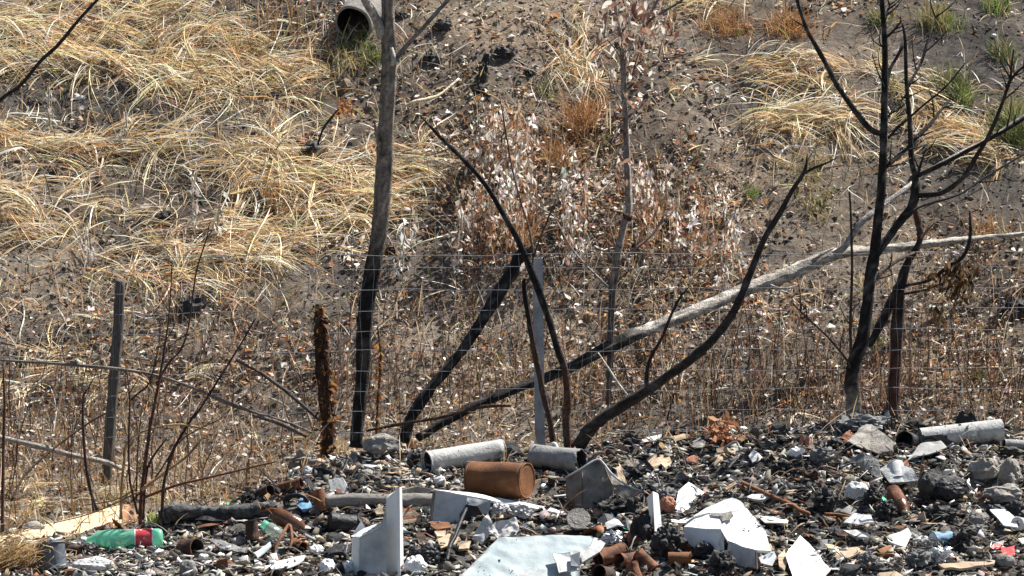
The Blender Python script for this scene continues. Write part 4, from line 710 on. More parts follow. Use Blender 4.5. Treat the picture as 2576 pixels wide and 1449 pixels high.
for px, py, h, wd, n, lab in [(1825, 70, 55, 80, 420, 'rounded orange brown dead bush at top right of the young tree'), (1990, 75, 60, 75, 420, 'dense rust orange dead bush beside the slanting black branch at the top'), (1465, 330, 110, 60, 260, 'loose orange dry bush left of the young tree'), (1400, 420, 90, 60, 200, 'orange wispy dead bush behind the pale weed thicket'), (1560, 620, 60, 40, 80, 'short orange wisps at the fork of the young tree'), (1290, 620, 120, 60, 160, 'rusty fine stemmed bush against the top of the black leaning trunk'), (680, 520, 70, 50, 110, 'fine orange dead plant among the straw left of centre'), (2350, 740, 30, 40, 60, 'small rust coloured dead plant under the hanging leaves'), (2480, 590, 60, 60, 130, 'reddish dead plant by the tip of the fallen grey trunk'), (1640, 560, 80, 50, 110, 'thin orange weeds between young tree and reddish weeds')]:
    tuft('dead_bush', lab, 'dead bush', px, py, h, wd, n, OP, 'straw', .75, (.002, .0045), None, .3)
for i in range(38):
    tuft('dry_reed', 'upright brown reed stalk in the stand left of the concrete pipe', 'reed', R.uniform(600, 790), R.uniform(40, 175), R.uniform(70, 170), 3, R.integers(2, 5), [(2, .33, .18, .08), (1, .48, .32, .17), (1, .18, .09, .05)], 'straw', .12, (.0025, .0045), 'brown reeds left of the pipe')
BT = [(1085, 148, 20, 'black burnt tussock right of the tall trunk below the grey limb'), (1115, 62, 20, 'black burnt clod below the tip of the grey limb'), (1005, 38, 14, 'small black stump touching the tall trunk near the pipe'), (1268, 128, 22, 'wide black ash clump at the top centre of the slope'), (1335, 182, 15, 'little black clump at the end of a pale stick'), (790, 372, 24, 'black clod at the foot of the orange leaf tuft'), (2550, 775, 34, 'large burnt black stump at the right edge of the slope'), (1392, 376, 15, 'round burnt ball in the orange bush behind the thicket'), (1962, 140, 16, 'dark red burnt clump left of the slanting black branch'), (480, 768, 34, 'burnt black underside of a straw tussock above the shrub'), (655, 505, 20, 'black burnt hollow under the straw clump left of centre'), (420, 545, 22, 'charred black clump beneath flattened straw on the left'), (1665, 560, 16, 'black flake clump at the end of a young tree branch'), (140, 440, 22, 'black scorched patch of roots under left straw'), (2030, 25, 14, 'dark clod at the top edge beside the orange bush'), (80, 260, 12, 'tiny black clod on the left bare ash patch'), (640, 340, 12, 'small charred lump in the middle of the left slope'), (985, 630, 15, 'black fragment right next to the charred trunk middle'), (1500, 330, 14, 'dark brown lump below the orange bush near the young tree'), (2050, 230, 13, 'little dark root clump above the flattened straw on the right')]
for i, (px, py, r, lab) in enumerate(BT):
    c = G(px, py+r*.5); s = mpp(c[1])*r; o = thing('burnt_tussock', lab, 'burnt clump', c); V, F = blob(c+np.array((0, 0, s*.35)), (s*1.15, s*.9, s*.75), 3, .55, 2.2, i+3); put('clod', (V, F), 'black', o)
    n = 16; a = R.uniform(0, 6.28, n); K = 4; t = np.linspace(0, 1, K)[None]; l = s*R.uniform(.6, 1.6, n); pts = np.stack([c[0]+(np.cos(a)*s*.5)[:, None]*(1+t), c[1]+(np.sin(a)*s*.5)[:, None]*(1+t), c[2]+s*.3+l[:, None]*t], 2); V, F, C = ribbons(pts, R.uniform(.003, .007, n), pick([(1, .02, .018, .017)], n)); tag(put('stubble', (V, F), 'straw', o, fcol=C), kind='stuff')
o = thing('charred_stump', 'low black charred stump at the top of the pale weed thicket', 'stump', G(1215, 215))
for q in ([blob(G(1215, 205)+np.array((0, 0, .03)), (.03, .03, .055), 3, .6, 2, 60), blob(G(1222, 165)+np.array((0, 0, .02)), (.02, .02, .05), 3, .6, 3, 61), blob(G(1208, 240)+np.array((0, 0, .02)), (.035, .03, .035), 3, .6, 2, 62)]): put('charred_lump', q, 'black', o)
for i, (px, py, rx, ry, lab) in enumerate([(1672, 420, 26, 15, 'flat tan stone between the young tree and the reddish weeds'), (868, 205, 16, 15, 'small round grey stone with hole like top in the straw left of the tall trunk'), (200, 243, 14, 7, 'white shard lying on the left bare ash patch'), (2500, 88, 8, 6, 'white pebble on the black ash at the top right'), (1900, 1015, 12, 8, 'pale pebble near the thin stems behind the heap'), (400, 930, 26, 14, 'rounded soil coloured stone left of the shrub stem tops'), (300, 905, 14, 9, 'pale stone right of the left fence post middle')]):
    c = G(px, py+ry); s = mpp(c[1]); tag(put('stone', blob(c+np.array((0, 0, ry*s*.5)), (rx*s, ry*s*1.2, ry*s), 3, .25, 1.5, 80+i), 'plaster' if 'white' in lab else 'sandstone', None), lab, 'stone')

# ------------------------------------------------------------------ concrete pipe in the slope
c = P(888, 60, G(888, 98)[1]-.04); s = mpp(c[1]); B = c+np.array((.20, .62, .27)); ro = 49*s; ri = 43*s
tp = thing('concrete_pipe', 'short grey concrete drain pipe sticking out of the slope beside the tall trunk', 'pipe', c-np.array((0, 0, ro)))
put('pipe_wall', lathe(c, B, [(.0, ri), (.0, ro*.98), (.015, ro), (1, ro), (1, ri), (.0, ri)], 40, .05, 0, 5), 'concrete', tp, True)
put('mouth_shade_liner', lathe(c+(B-c)*.012, c+(B-c)*.6, [(0, ri*.985), (1, ri*.97), (1, .001)], 30, 0, 0, 1), 'blackpl', tp, True)  # black liner: the shade inside the pipe mouth, put in as colour
mound = blob(B+np.array((0, .1, -.02)), (.22, .32, .13), 3, .3, 2, 9); V = np.array(mound[0]); tag(put('soil_mound', mound, 'soil', None, True, vcol=soil_col(V[:, 0], V[:, 1])), kind='structure')

# ------------------------------------------------------------------ wire fence
YF = 19.3
tf = thing('wire_fence', 'sagging wire mesh fence on one wooden and one metal post below the slope', 'fence', P(1288, 1140, YF))
WY = [(650, 640), (690, 674), (742, 729), (791, 780), (846, 831), (898, 882), (950, 932), (1000, 981), (1052, 1034), (1100, 1085)]
for i, (yl, ym) in enumerate(WY):
    xs = np.linspace(-260, 2860, 80); ys = np.interp(xs, [0, 900, 1350, 2576], [yl+4, ym+2, ym, ym-5])+2.5*np.sin(xs/140+i*2.1)+1.5*np.sin(xs/37+i)
    p = np.array([P(a, b, YF+.012*math.sin(a/90+i)) for a, b in zip(xs, ys)]); put('horizontal_wire', tube(p, .0013 if i else .0017, 5, 0, False), 'wire', tf, True)
vx = np.arange(-240, 2850, 25.0); vz0 = P(0, 1110, YF); p0 = None
top, bot = P(1288, 640, YF), P(1288, 1110, YF); q = np.linspace(top, bot, 10); q[:, 0] += .006*np.sin(np.arange(10)*1.7); Vv, Fv = tube(q-np.array(tf.location), 0.0007, 4, 0, False); vm = mesh('vertical_wire', Vv, Fv, True)
for x in vx:
    o = link('vertical_wire', vm, 'wire', tf, (P(x, 900, YF)[0]-P(1288, 900, YF)[0]+R.normal(0, .003), 0, R.normal(0, .006))); o.rotation_euler = (0, R.normal(0, .012), 0)
limb('wooden_post', [(303, 706, YF+.03, 13), (300, 780, YF+.03, 13), (292, 895, YF+.03, 13.5), (283, 1000, YF+.03, 14), (274, 1110, YF+.03, 14), (264, 1262, YF+.03, 14)], tf, (.10, .088, .078), lambda x, y: .5*smooth(1040, 1150, y), 26, 8, .08, 201).data.materials[0] = M['postwood']
p0, p1 = P(1352, 650, YF-.02), P(1359, 1150, YF-.02); wd = 13*mpp(YF)
V, F = join([box8([p1+np.array((-wd, 0, 0)), p1+np.array((wd, .012, 0)), p1+np.array((wd, .016, 0)), p1+np.array((-wd, .004, 0))], [p0+np.array((-wd, 0, 0)), p0+np.array((wd, .012, 0)), p0+np.array((wd, .016, 0)), p0+np.array((-wd, .004, 0))]),
             box8([p1+np.array((wd-.004, .017, 0)), p1+np.array((wd, .017, 0)), p1+np.array((wd, .06, 0)), p1+np.array((wd-.004, .06, 0))], [p0+np.array((wd-.004, .017, 0)), p0+np.array((wd, .017, 0)), p0+np.array((wd, .06, 0)), p0+np.array((wd-.004, .06, 0))])]); put('metal_post', (V, F), 'galv', tf)

# ------------------------------------------------------------------ things in the rubbish heap (measured on the heap close-ups)
OCC = []
def occ(k, x, y, rx, ry): a, b = Z(k, x, y); OCC.append((a, b, rx*.3178, ry*.3178))
def gY(k, x, y):
    a, b = Z(k, x, y)
    if b > 1700: b = 1700
    return G(a, b)[1]
def pz(k, x, y, Yd): return P(*Z(k, x, y), Yd)
def lump(name, label, cat, k, x, y, rx, ry, m, amp=.35, freq=1.7, sub=3, seed=0, smooth_=False, off=0, rot=None, group=None):
    Y0 = gY(k, x, y+ry*.8)+off; s = .3178*mpp(Y0); occ(k, x, y, rx, ry)
    return tag(put(name, blob(pz(k, x, y, Y0), (rx*s, (rx+ry)*.5*s, ry*s), sub, amp, freq, seed+x*.01, rot=rot), m, None, smooth_), label, cat, group)
def sheet(name, label, cat, k, pts, m, foot=None, th=.006, wob=.006, cuts=3, parent=None, seed=0, lift=None, freq=14, smooth_=True):
    """pts (x, y, depth offset); foot: pixel line the sheet stands on, or lift: it lies on the ground raised by lift"""
    if lift is not None:
        p = [G(*Z(k, q[0], q[1]))+np.array((0, 0, lift+(q[2] if len(q) > 2 else 0))) for q in pts]
    else:
        (x0, y0), (x1, y1) = foot; Ya, Yb_ = gY(k, x0, y0), gY(k, x1, y1)
        p = [pz(k, q[0], q[1], Ya+(Yb_-Ya)*min(1.3, max(-.3, (q[0]-x0)/max(1, x1-x0)))+(q[2] if len(q) > 2 else 0)) for q in pts]
    xs = [q[0] for q in pts]; ys = [q[1] for q in pts]; occ(k, (min(xs)+max(xs))/2, (min(ys)+max(ys))/2, (max(xs)-min(xs))*.5, (max(ys)-min(ys))*.5)
    o = put(name, poly(p, th, cuts, wob, seed+pts[0][0]*.013, freq), m, parent, smooth_ and cuts > 3)
    return tag(o, label, cat) if parent is None else o
def tin(label, k, a, b, r, m='rust', ends='b', dy=0., dent=.12, ribs=3, name='rusty_tin', cat='tin can', jag=0., lid=None, rb=None, Yo=0., foot=None, seg=26, rimk=1.05, group=None, wall=.03):
    """cylinder lying or standing in the heap; which ends are open"""
    mx, my = (a[0]+b[0])/2, (a[1]+b[1])/2; vert = abs(a[1]-b[1]) > abs(a[0]-b[0])*1.2
    Y0 = (gY(k, *foot) if foot else gY(k, mx, max(a[1], b[1]) if vert else my+r))+Yo; s = .3178*mpp(Y0); rb = rb or r; seed = int(a[0]+a[1]) % 97
    A, B = pz(k, *a, Y0-dy/2), pz(k, *b, Y0+dy/2); Ln = np.linalg.norm(B-A); occ(k, mx, my, abs(a[0]-b[0])/2+r*.7, abs(a[1]-b[1])/2+r*.7)
    c = (A+B)/2; c[2] -= r*s; o = thing(name, label, cat, c, group); R_ = lambda t: (r+(rb-r)*t)*s
    pr = []
    for i in range(13):
        t = i/12; q = R_(t)
        if ribs and 3 <= i <= 9 and i % 2 == 0: q *= .965
        pr.append((t, q))
    inn = [(t, R_(t)*(1-wall)) for t in (1, .8, .6, .4, .2, 0)]
    bd = put('body', lathe(A, B, pr+inn+[pr[0]], seg, dent, jag, seed), m, o, True)
    if ends: put('shade_liner', lathe(A, B, [(.03 if 'a' in ends else .06, R_(0)*(1-wall)*.975), (.97 if 'b' in ends else .94, R_(1)*(1-wall)*.975)], seg, dent, 0, seed), 'black' if m not in ('rust', 'rust2', 'clay') else 'rustdk', o, True)  # dark liner colours the inner wall with the shade of an open end
    for e, t in (('a', 0.), ('b', 1.)):
        X_ = A+(B-A)*t; d = (B-A)/Ln*(1 if t else -1); q = R_(t)
        if not jag or e == 'a': put('rim', lathe(X_-d*q*.10, X_+d*q*.02, [(0, q*.95), (0, q*rimk), (1, q*rimk), (1, q*.95), (0, q*.95)], seg, dent*.8, 0, seed), m, bd, True)
        if e not in ends: put('lid', lathe(X_-d*q*.04, X_-d*q*.005, [(0, .0005), (0, q*.98), (.6, q*.97), (.6, q*.8), (1, q*.78), (1, .0005)], seg, dent*.5, 0, seed), lid or m, o)
    return o
def rod(name, label, cat, k, pts, m, r, seed=0, lift=.02, seg=8):
    p = np.array([G(*Z(k, *q[:2]))+np.array((0, 0, lift+(q[2] if len(q) > 2 else 0))) for q in pts]); p = catmull(p, len(p)*5); s = .3178*mpp(p[0, 1]); occ(k, pts[0][0], pts[0][1], 20, 20)
    return tag(put(name, tube(p, r*s, seg, .12, True, seed), m, None, True), label, cat)

# --- left corner
foot = ((0, 1237), (965, 1052))
t = thing('wooden_plank', 'long pale pine plank with a brown right end, lying at the left edge', 'plank', pz(1, 450, 1190, gY(1, 450, 1190)))
sheet('board', 0, 0, 1, [(-180, 1175, .14), (0, 1135, .14), (400, 1030, .15), (960, 885, .16), (968, 1050, -.01), (850, 1062, -.02), (480, 1175, -.03), (250, 1225, -.03), (-180, 1258, -.03)], 'wood', foot, .03, .0, 1, t)
sheet('plank_end', 0, 0, 1, [(970, 885, .16), (1072, 880, .15), (1086, 1010, .0), (974, 1050, -.012)], 'woodend', foot, .024, .004, 3, t)
sheet('split_edge', 0, 0, 1, [(255, 1226, -.034), (480, 1177, -.034), (845, 1064, -.024), (845, 1072, -.02), (480, 1188, -.03), (255, 1236, -.03)], 'wood', foot, .004, .001, 2, t)
# green bottle
Y0 = gY(1, 960, 1228)-.015; s = .3178*mpp(Y0); A, B = pz(1, 638, 1166, Y0-.015), pz(1, 1290, 1148, Y0+.015)
occ(1, 960, 1150, 340, 100)
t = thing('plastic_bottle', 'green plastic bottle with red label lying on its side by the plank', 'bottle', (A+B)/2-np.array((0, 0, 80*s)))
put('bottle_body', lathe(A, B, [(.07, 22*s), (.10, 24*s), (.14, 38*s), (.20, 60*s), (.28, 75*s), (.38, 81*s), (.48, 80*s), (.545, 70*s), (.57, 68*s), (.60, 74*s), (.64, 79*s), (.66, 77*s), (.87, 77*s), (.89, 80*s), (.95, 79*s), (.985, 70*s), (1, 52*s), (.975, 25*s), (.965, .001)], 32, .05, 0, 3), 'pet', t, True)
put('bottle_label', lathe(A, B, [(.665, 79.5*s), (.70, 80*s), (.83, 80*s), (.868, 79.5*s)], 32, .05, 0, 3), 'label', t, True)
put('label_edge', lathe(A, B, [(.655, 80.5*s), (.667, 80.5*s)], 32, .05, 0, 3), 'whiteclean', t, True); put('label_edge', lathe(A, B, [(.866, 80.5*s), (.878, 80.5*s)], 32, .05, 0, 3), 'whiteclean', t, True)
put('bottle_cap', lathe(A, B, [(.0, .001), (.0, 25*s), (.012, 28*s), (.065, 28*s), (.07, 22*s)], 24, .02, 0, 3), 'whiteclean', t, True)
# straw nest, mug and tins
n = 900; K = 7; tt = np.linspace(0, 1, K)[None]; c = G(*Z(1, 120, 1400)); a0 = R.uniform(0, 6.28, n); rad = np.abs(R.normal(.05, .03, n)); ctr = np.stack([c[0]+R.normal(0, .07, n), c[1]+R.normal(0, .04, n), c[2]+.02+np.abs(R.normal(0, .05, n))], 1); om = R.normal(0, 2.2, n)
ang = a0[:, None]+om[:, None]*tt; pts = np.stack([ctr[:, 0:1]+rad[:, None]*np.cos(ang), ctr[:, 1:2]+rad[:, None]*.7*np.sin(ang), ctr[:, 2:3]+rad[:, None]*.5*np.sin(ang*1.3+1)], 2)
V, F, C = ribbons(pts, R.uniform(.002, .005, n), pick([(3, .48, .32, .15), (2, .60, .45, .24), (1, .3, .17, .07)], n, .15)); tag(put('straw_nest', (V, F), 'straw', None, fcol=C), 'matted ball of tan straw in the lower left corner', 'straw'); occ(1, 130, 1330, 160, 110)
t = tin('dark slate enamel mug lying mouth up beside the straw nest', 1, (430, 1400), (400, 1195), 105, 'mug', 'b', .03, .06, 0, 'enamel_mug', 'mug', rb=112, rimk=1.06)
tin('brown rusty tin lying between the slate mug and the green bottle', 1, (505, 1225), (650, 1255), 42, 'rustdk', 'b', -.03)
lump('plaster_chunk', 'large pale plaster chunk at the bottom edge right of the slate mug', 'plaster', 1, 730, 1360, 160, 62, 'plaster', .3, 1.5, 4, 3)
lump('stone', 'grey rounded stone half hidden behind the pine plank', 'stone', 1, 270, 1075, 85, 60, 'stone', .2, 1.5, 3, 4, True)
lump('stone', 'pointed grey stone below the cut open rust tin on the left', 'stone', 1, 1485, 1395, 70, 80, 'ash', .3, 1.3, 3, 5)
lump('stone', 'pale rounded stone right of the pointed grey stone', 'stone', 1, 1610, 1305, 48, 35, 'plaster', .25, 1.5, 3, 6)
t = tin('cut open rust tin with its lid folded out, right of the green bottle', 1, (1450, 1240), (1560, 1230), 78, 'rustdk', 'b', -.05, .12, 3)
sheet('folded_lid', 0, 0, 1, [(1415, 1200, -.03), (1470, 1190, -.03), (1480, 1300, -.03), (1430, 1320, -.03)], 'rust', ((1400, 1300), (1560, 1300)), .003, .004, 3, t)
# burnt log and poles
Yl = gY(1, 1650, 1050)+.03
t = thing('charred_log', 'thick charred log with grey ash skin behind the green bottle', 'log', pz(1, 1650, 1050, Yl)); s = .3178
limb('log', [(*Z(1, 1270, 985), Yl, 74*s), (*Z(1, 1400, 955), Yl, 80*s), (*Z(1, 1700, 960), Yl+.02, 78*s), (*Z(1, 2000, 940), Yl+.03, 74*s), (*Z(1, 2200, 920), Yl+.04, 60*s)], t, (.1, .1, .1), None, 40, 18, .16, 301).data.materials[0] = M['charlog']; occ(1, 1650, 960, 380, 80)
Yp = gY(2, 1000, 910)+.02
t = thing('grey_pole', 'weathered grey pole lying across the heap behind the white upright panel', 'pole', pz(2, 1000, 900, Yp))
limb('log', [(*Z(2, 575, 862), Yp, 44*s), (*Z(2, 800, 845), Yp, 47*s), (*Z(2, 1050, 850), Yp, 46*s), (*Z(2, 1250, 850), Yp+.01, 52*s), (*Z(2, 1440, 845), Yp+.02, 48*s)], t, (.3, .3, .3), None, 30, 14, .10, 302).data.materials[0] = M['grey_wood']; occ(2, 1000, 850, 430, 50)
sheet('bark_scale', 0, 0, 2, [(1180, 770, .0), (1300, 740, .0), (1420, 760, .0), (1400, 790, 0), (1200, 800, 0)], 'stone', ((1180, 850), (1420, 850)), .006, .006, 3, t)
# tins of the left middle
tin('rust brown tin lying above the charred log end', 2, (215, 755), (385, 715), 44, 'rust', 'b', -.03)
tin('small rusty tin half buried at the top end of the charred log', 2, (60, 800), (140, 770), 45, 'rustdk', 'b', -.04)
tin('tall rusty tin standing crooked left of the grey pole', 2, (565, 935), (505, 775), 58, 'rust', '', .02, .08, 2)
t = thing('glass_bottle', 'brown glass bottle with a white neck lying beside the black can', 'bottle', pz(2, 290, 1090, gY(2, 290, 1110)))
Y0 = gY(2, 300, 1120); s = .3178*mpp(Y0); A, B = pz(2, 170, 955, Y0+.02), pz(2, 495, 1125, Y0-.03); occ(2, 320, 1030, 180, 90)
put('bottle_body', lathe(A, B, [(0, .001), (0, 60*s), (.02, 68*s), (.55, 70*s), (.62, 64*s), (.70, 40*s), (.74, 34*s), (.75, 33*s)], 26, .05, 0, 8), 'brownglass', t, True)
put('white_neck', lathe(A, B, [(.745, 34*s), (.77, 38*s), (.9, 36*s), (.96, 34*s), (.96, 25*s), (.8, 22*s)], 24, .06, 0, 8), 'plaster', t, True)
put('mouth_ring', lathe(A, B, [(.95, 24*s), (.95, 33*s), (1, 33*s), (1, 24*s), (.95, 24*s)], 22, .04, 0, 8), 'black', t, True)
t = thing('glass_bottle', 'broken green glass bottle with a dark green top beside the brown bottle', 'bottle', pz(2, 120, 1150, gY(2, 120, 1170)))
Y0 = gY(2, 130, 1180); s = .3178*mpp(Y0); A, B = pz(2, 75, 1030, Y0), pz(2, 250, 1150, Y0-.02); occ(2, 140, 1080, 120, 90)
put('bottle_body', lathe(A, B, [(.2, 36*s), (.3, 48*s), (.95, 52*s), (.95, 48*s)], 24, .08, .2, 9), 'petclear', t, True)
put('bottle_cap', lathe(A, B, [(0, .001), (0, 34*s), (.24, 38*s), (.26, 30*s)], 20, .05, 0, 9), 'pet', t, True)
tin('dull brown tin standing upright left of the broken green bottle', 1, (2000, 1165), (1990, 1010), 52, 'rustdk', 'b', .02, .1, 2)
tin('sooty black can lying with a bright rim behind the white upright panel', 2, (610, 1020), (825, 1040), 76, 'blackpl', 'b', .03, .08, 2, 'black_can', 'tin can')
tin('flattened rust tin below the brown glass bottle', 2, (330, 1200), (395, 1230), 52, 'rust2', 'b', -.04, .25)
rod('curled_rust_strip', 'thin curled rust strip below the broken green bottle', 'metal strip', 2, [(170, 1290), (230, 1220, .03), (290, 1190, .06), (310, 1230, .02), (290, 1280)], 'rust', 13, 4)
V, F = join([tube(np.array([pz(2, 340+r_*math.cos(q), 860+r_*.62*math.sin(q), gY(2, 340, 930)+.02*i) for q in np.linspace(2.4, 6.6, 22)]), .007, 7, .1, True, i) for i, r_ in enumerate((92, 78, 62))]); tag(put('hose_coil', (V, F), 'blackpl', None, True), 'half buried loops of black hose above the blue rag', 'hose'); occ(2, 340, 850, 90, 60)
sheet('blue_rag', 'small crumpled blue rag under the black hose loops', 'rag', 2, [(345, 950), (380, 900), (455, 910), (480, 965), (400, 985)], 'blue', None, .006, .02, 4, lift=.03)
sheet('tile_piece', 'upright pale grey tile piece resting behind the grey pole', 'tile', 2, [(600, 685, .03), (710, 665, .03), (745, 720, .02), (772, 795, .0), (630, 812, .0)], 'plaster', ((600, 800), (770, 800)), .012, .002, 2)
lump('rock', 'lichen grey rock on the crest left of the pale can', 'rock', 2, 1020, 415, 140, 90, 'concrete', .32, 1.4, 4, 11)
lump('rock', 'small pale rock on the crest in front of the wrapped post', 'rock', 2, 400, 545, 120, 85, 'stone', .55, 2.4, 4, 12)
lump('rock', 'flat pale rock right of the small crest rock', 'rock', 2, 440, 620, 45, 38, 'plaster', .25, 1.5, 3, 13)
lump('rock', 'tan flat stone in the grey rubble below the crest rock', 'rock', 2, 1165, 620, 70, 35, 'tan', .3, 1.6, 3, 14)
lump('rock', 'whitish stone under the pale can', 'rock', 2, 1465, 690, 65, 36, 'plaster', .3, 1.6, 3, 15)
lump('rock', 'tan pointed stone below the lichen grey rock', 'rock', 2, 1010, 565, 70, 32, 'tan', .35, 1.4, 3, 16)
lump('rock', 'grey green rounded rubble lump left of the rusty drum', 'rock', 2, 900, 650, 70, 45, 'concrete', .3, 1.6, 3, 17)
# --- white panel standing in the centre
foot = ((790, 1449), (1200, 1449))
t = thing('appliance_shell', 'white enamel appliance side with tall bright edge trim standing upright in the heap', 'metal panel', pz(2, 1000, 1449, gY(2, 1000, 1449)))
sheet('panel_face', 0, 0, 2, [(838, 1150, .02), (880, 1105, .02), (950, 1085, .02), (1015, 1035, .02), (1056, 950, .02), (1066, 1700, -.01), (828, 1700, -.01)], 'panel', foot, .006, .004, 4, t)
sheet('side_edge', 0, 0, 2, [(786, 1150, .07), (838, 1135, .015), (828, 1700, -.01), (782, 1700, .05)], 'white', foot, .005, .002, 3, t)
sheet('bent_flange', 0, 0, 2, [(775, 1132, .10), (880, 1072, .12), (990, 1035, .12), (1012, 1043, .015), (950, 1090, .01), (840, 1140, .01)], 'white', foot, .004, .006, 4, t)
sheet('torn_corner', 0, 0, 2, [(790, 1120, .12), (860, 1012, .13), (895, 1070, .13)], 'whiteclean', foot, .003, .004, 3, t)
Yw = gY(2, 1100, 1449); a = [(1056, 1750, Yw), (1150, 1750, Yw-.035), (1205, 1750, Yw+.04), (1100, 1750, Yw+.05)]; b = [(1058, 838, Yw+.02), (1160, 748, Yw-.01), (1182, 742, Yw+.06), (1085, 800, Yw+.07)]
put('edge_trim', box8([pz(2, *q) for q in a], [pz(2, *q) for q in b]), 'white', t)
sheet('trim_lip', 0, 0, 2, [(1140, 770, -.02), (1164, 745, -.02), (1172, 1700, -.045), (1150, 1700, -.045)], 'whiteclean', foot, .006, .001, 2, t)
# --- crushed box and long strip
foot = ((1410, 1060), (1880, 1060))
t = thing('crushed_metal_box', 'crushed sooty metal box with a black torn opening, right of the white upright panel', 'metal box', pz(2, 1600, 1070, gY(2, 1600, 1070)))
sheet('front_panel', 0, 0, 2, [(1412, 1052, 0), (1442, 778, .03), (1570, 800, .03), (1700, 812, .03), (1690, 900, .015), (1645, 1078, -.01)], 'panel', foot, .004, .010, 4, t)
sheet('side_panel', 0, 0, 2, [(1392, 1040, .05), (1425, 775, .08), (1444, 772, .03), (1414, 1058, 0)], 'metal', foot, .004, .004, 3, t)
sheet('torn_panel', 0, 0, 2, [(1690, 815, .05), (1885, 852, .05), (1880, 930, .04), (1830, 960, .03), (1760, 900, .03), (1690, 880, .03)], 'panel', foot, .004, .010, 4, t)
sheet('opening_shade_sheet', 0, 0, 2, [(1692, 880, .0), (1780, 895, .02), (1832, 975, .02), (1790, 1065, 0), (1700, 1102, -.02), (1640, 1070, -.02), (1645, 960, -.01)], 'blackpl', foot, .012, .012, 4, t)  # black sheet added to stand for the shadow in the torn opening
tag(sheet('metal_strip', 'long narrow pale metal strip running right from the crushed box to the rusty drum', 'metal strip', 2, [(1425, 765, .06), (1700, 785, .07), (2222, 880, .05), (2470, 935, .03), (2440, 950, .0), (2200, 908, 0), (1890, 850, .02), (1650, 800, .03)], 'white', ((1420, 1000), (2450, 1000)), .01, .003, 3), None)
# --- big bluish slab
foot = ((1650, 1449), (2750, 1449))
t = thing('broken_slab', 'large bluish white slab with a scorched tan corner at the bottom centre', 'slab', pz(2, 2100, 1449, gY(2, 2100, 1449)))
sheet('slab_sheet', 0, 0, 2, [(1480, 1620, -.26), (1690, 1400, -.09), (1860, 1235, .03), (1945, 1145, .09), (2300, 1128, .11), (2690, 1125, .12), (2715, 1160, .08), (2690, 1260, .0), (2590, 1340, -.06), (2600, 1620, -.26)], 'slab', foot, .02, .006, 4, t)
sheet('tan_corner', 0, 0, 3, [(700, 1148, .09), (728, 1150, .09), (795, 1190, .06), (750, 1255, .01), (610, 1338, -.06), (600, 1290, -.05), (680, 1205, .01)], 'plaster', ((-350, 1449), (750, 1449)), .022, .004, 3, t)
sheet('torn_flap', 0, 0, 3, [(378, 1268, -.05), (510, 1258, -.04), (525, 1330, -.09), (590, 1395, -.14), (430, 1412, -.15), (400, 1340, -.11)], 'plaster', ((-350, 1449), (750, 1449)), .006, .010, 4, t)
sheet('blue_scrap', 'slate blue square scrap standing on the big bluish slab', 'scrap', 3, [(516, 1290, -.08), (592, 1258, -.07), (586, 1368, -.15), (520, 1366, -.15)], 'mug', ((-350, 1449), (750, 1449)), .006, .004, 3)
t = thing('crumpled_cloth', 'crumpled grey pink cloth bunched on top of the big slab edge', 'cloth', pz(2, 1900, 1190, gY(2, 1900, 1200)+.05))
foot = ((1740, 1200), (2120, 1200))
sheet('cloth_fold', 0, 0, 2, [(1752, 1195, -.02), (1758, 1090, .0), (1840, 1000, .04), (1868, 950, .06), (1885, 1030, .03), (1870, 1120, -.02), (1800, 1200, -.04)], 'cloth', foot, .006, .03, 5, t, freq=18)
sheet('cloth_fold', 0, 0, 2, [(1860, 1090, .0), (1920, 1020, .05), (2080, 1000, .06), (2115, 1080, .03), (2080, 1135, 0), (1920, 1150, -.02)], 'cloth', foot, .006, .035, 5, t, freq=18)
sheet('pink_fold', 0, 0, 2, [(1900, 1110, -.03), (2060, 1040, .0), (2110, 1070, .0), (2090, 1125, -.02), (1940, 1145, -.04)], 'cloth', foot, .005, .02, 4, t, freq=18)
for i, (x, y, rx, ry, lab) in enumerate([(2130, 940, 75, 55, 'striped grey crumpled paper wad under the long pale strip'), (1960, 930, 70, 50, 'sooty crumpled paper wad by the torn box opening'), (2050, 870, 50, 35, 'dull brown crumpled wad beneath the pale strip')]): lump('paper_wad', lab, 'paper', 2, x, y, rx, ry, 'cloth' if i != 2 else 'ash', .6, 2.6, 4, 20+i)
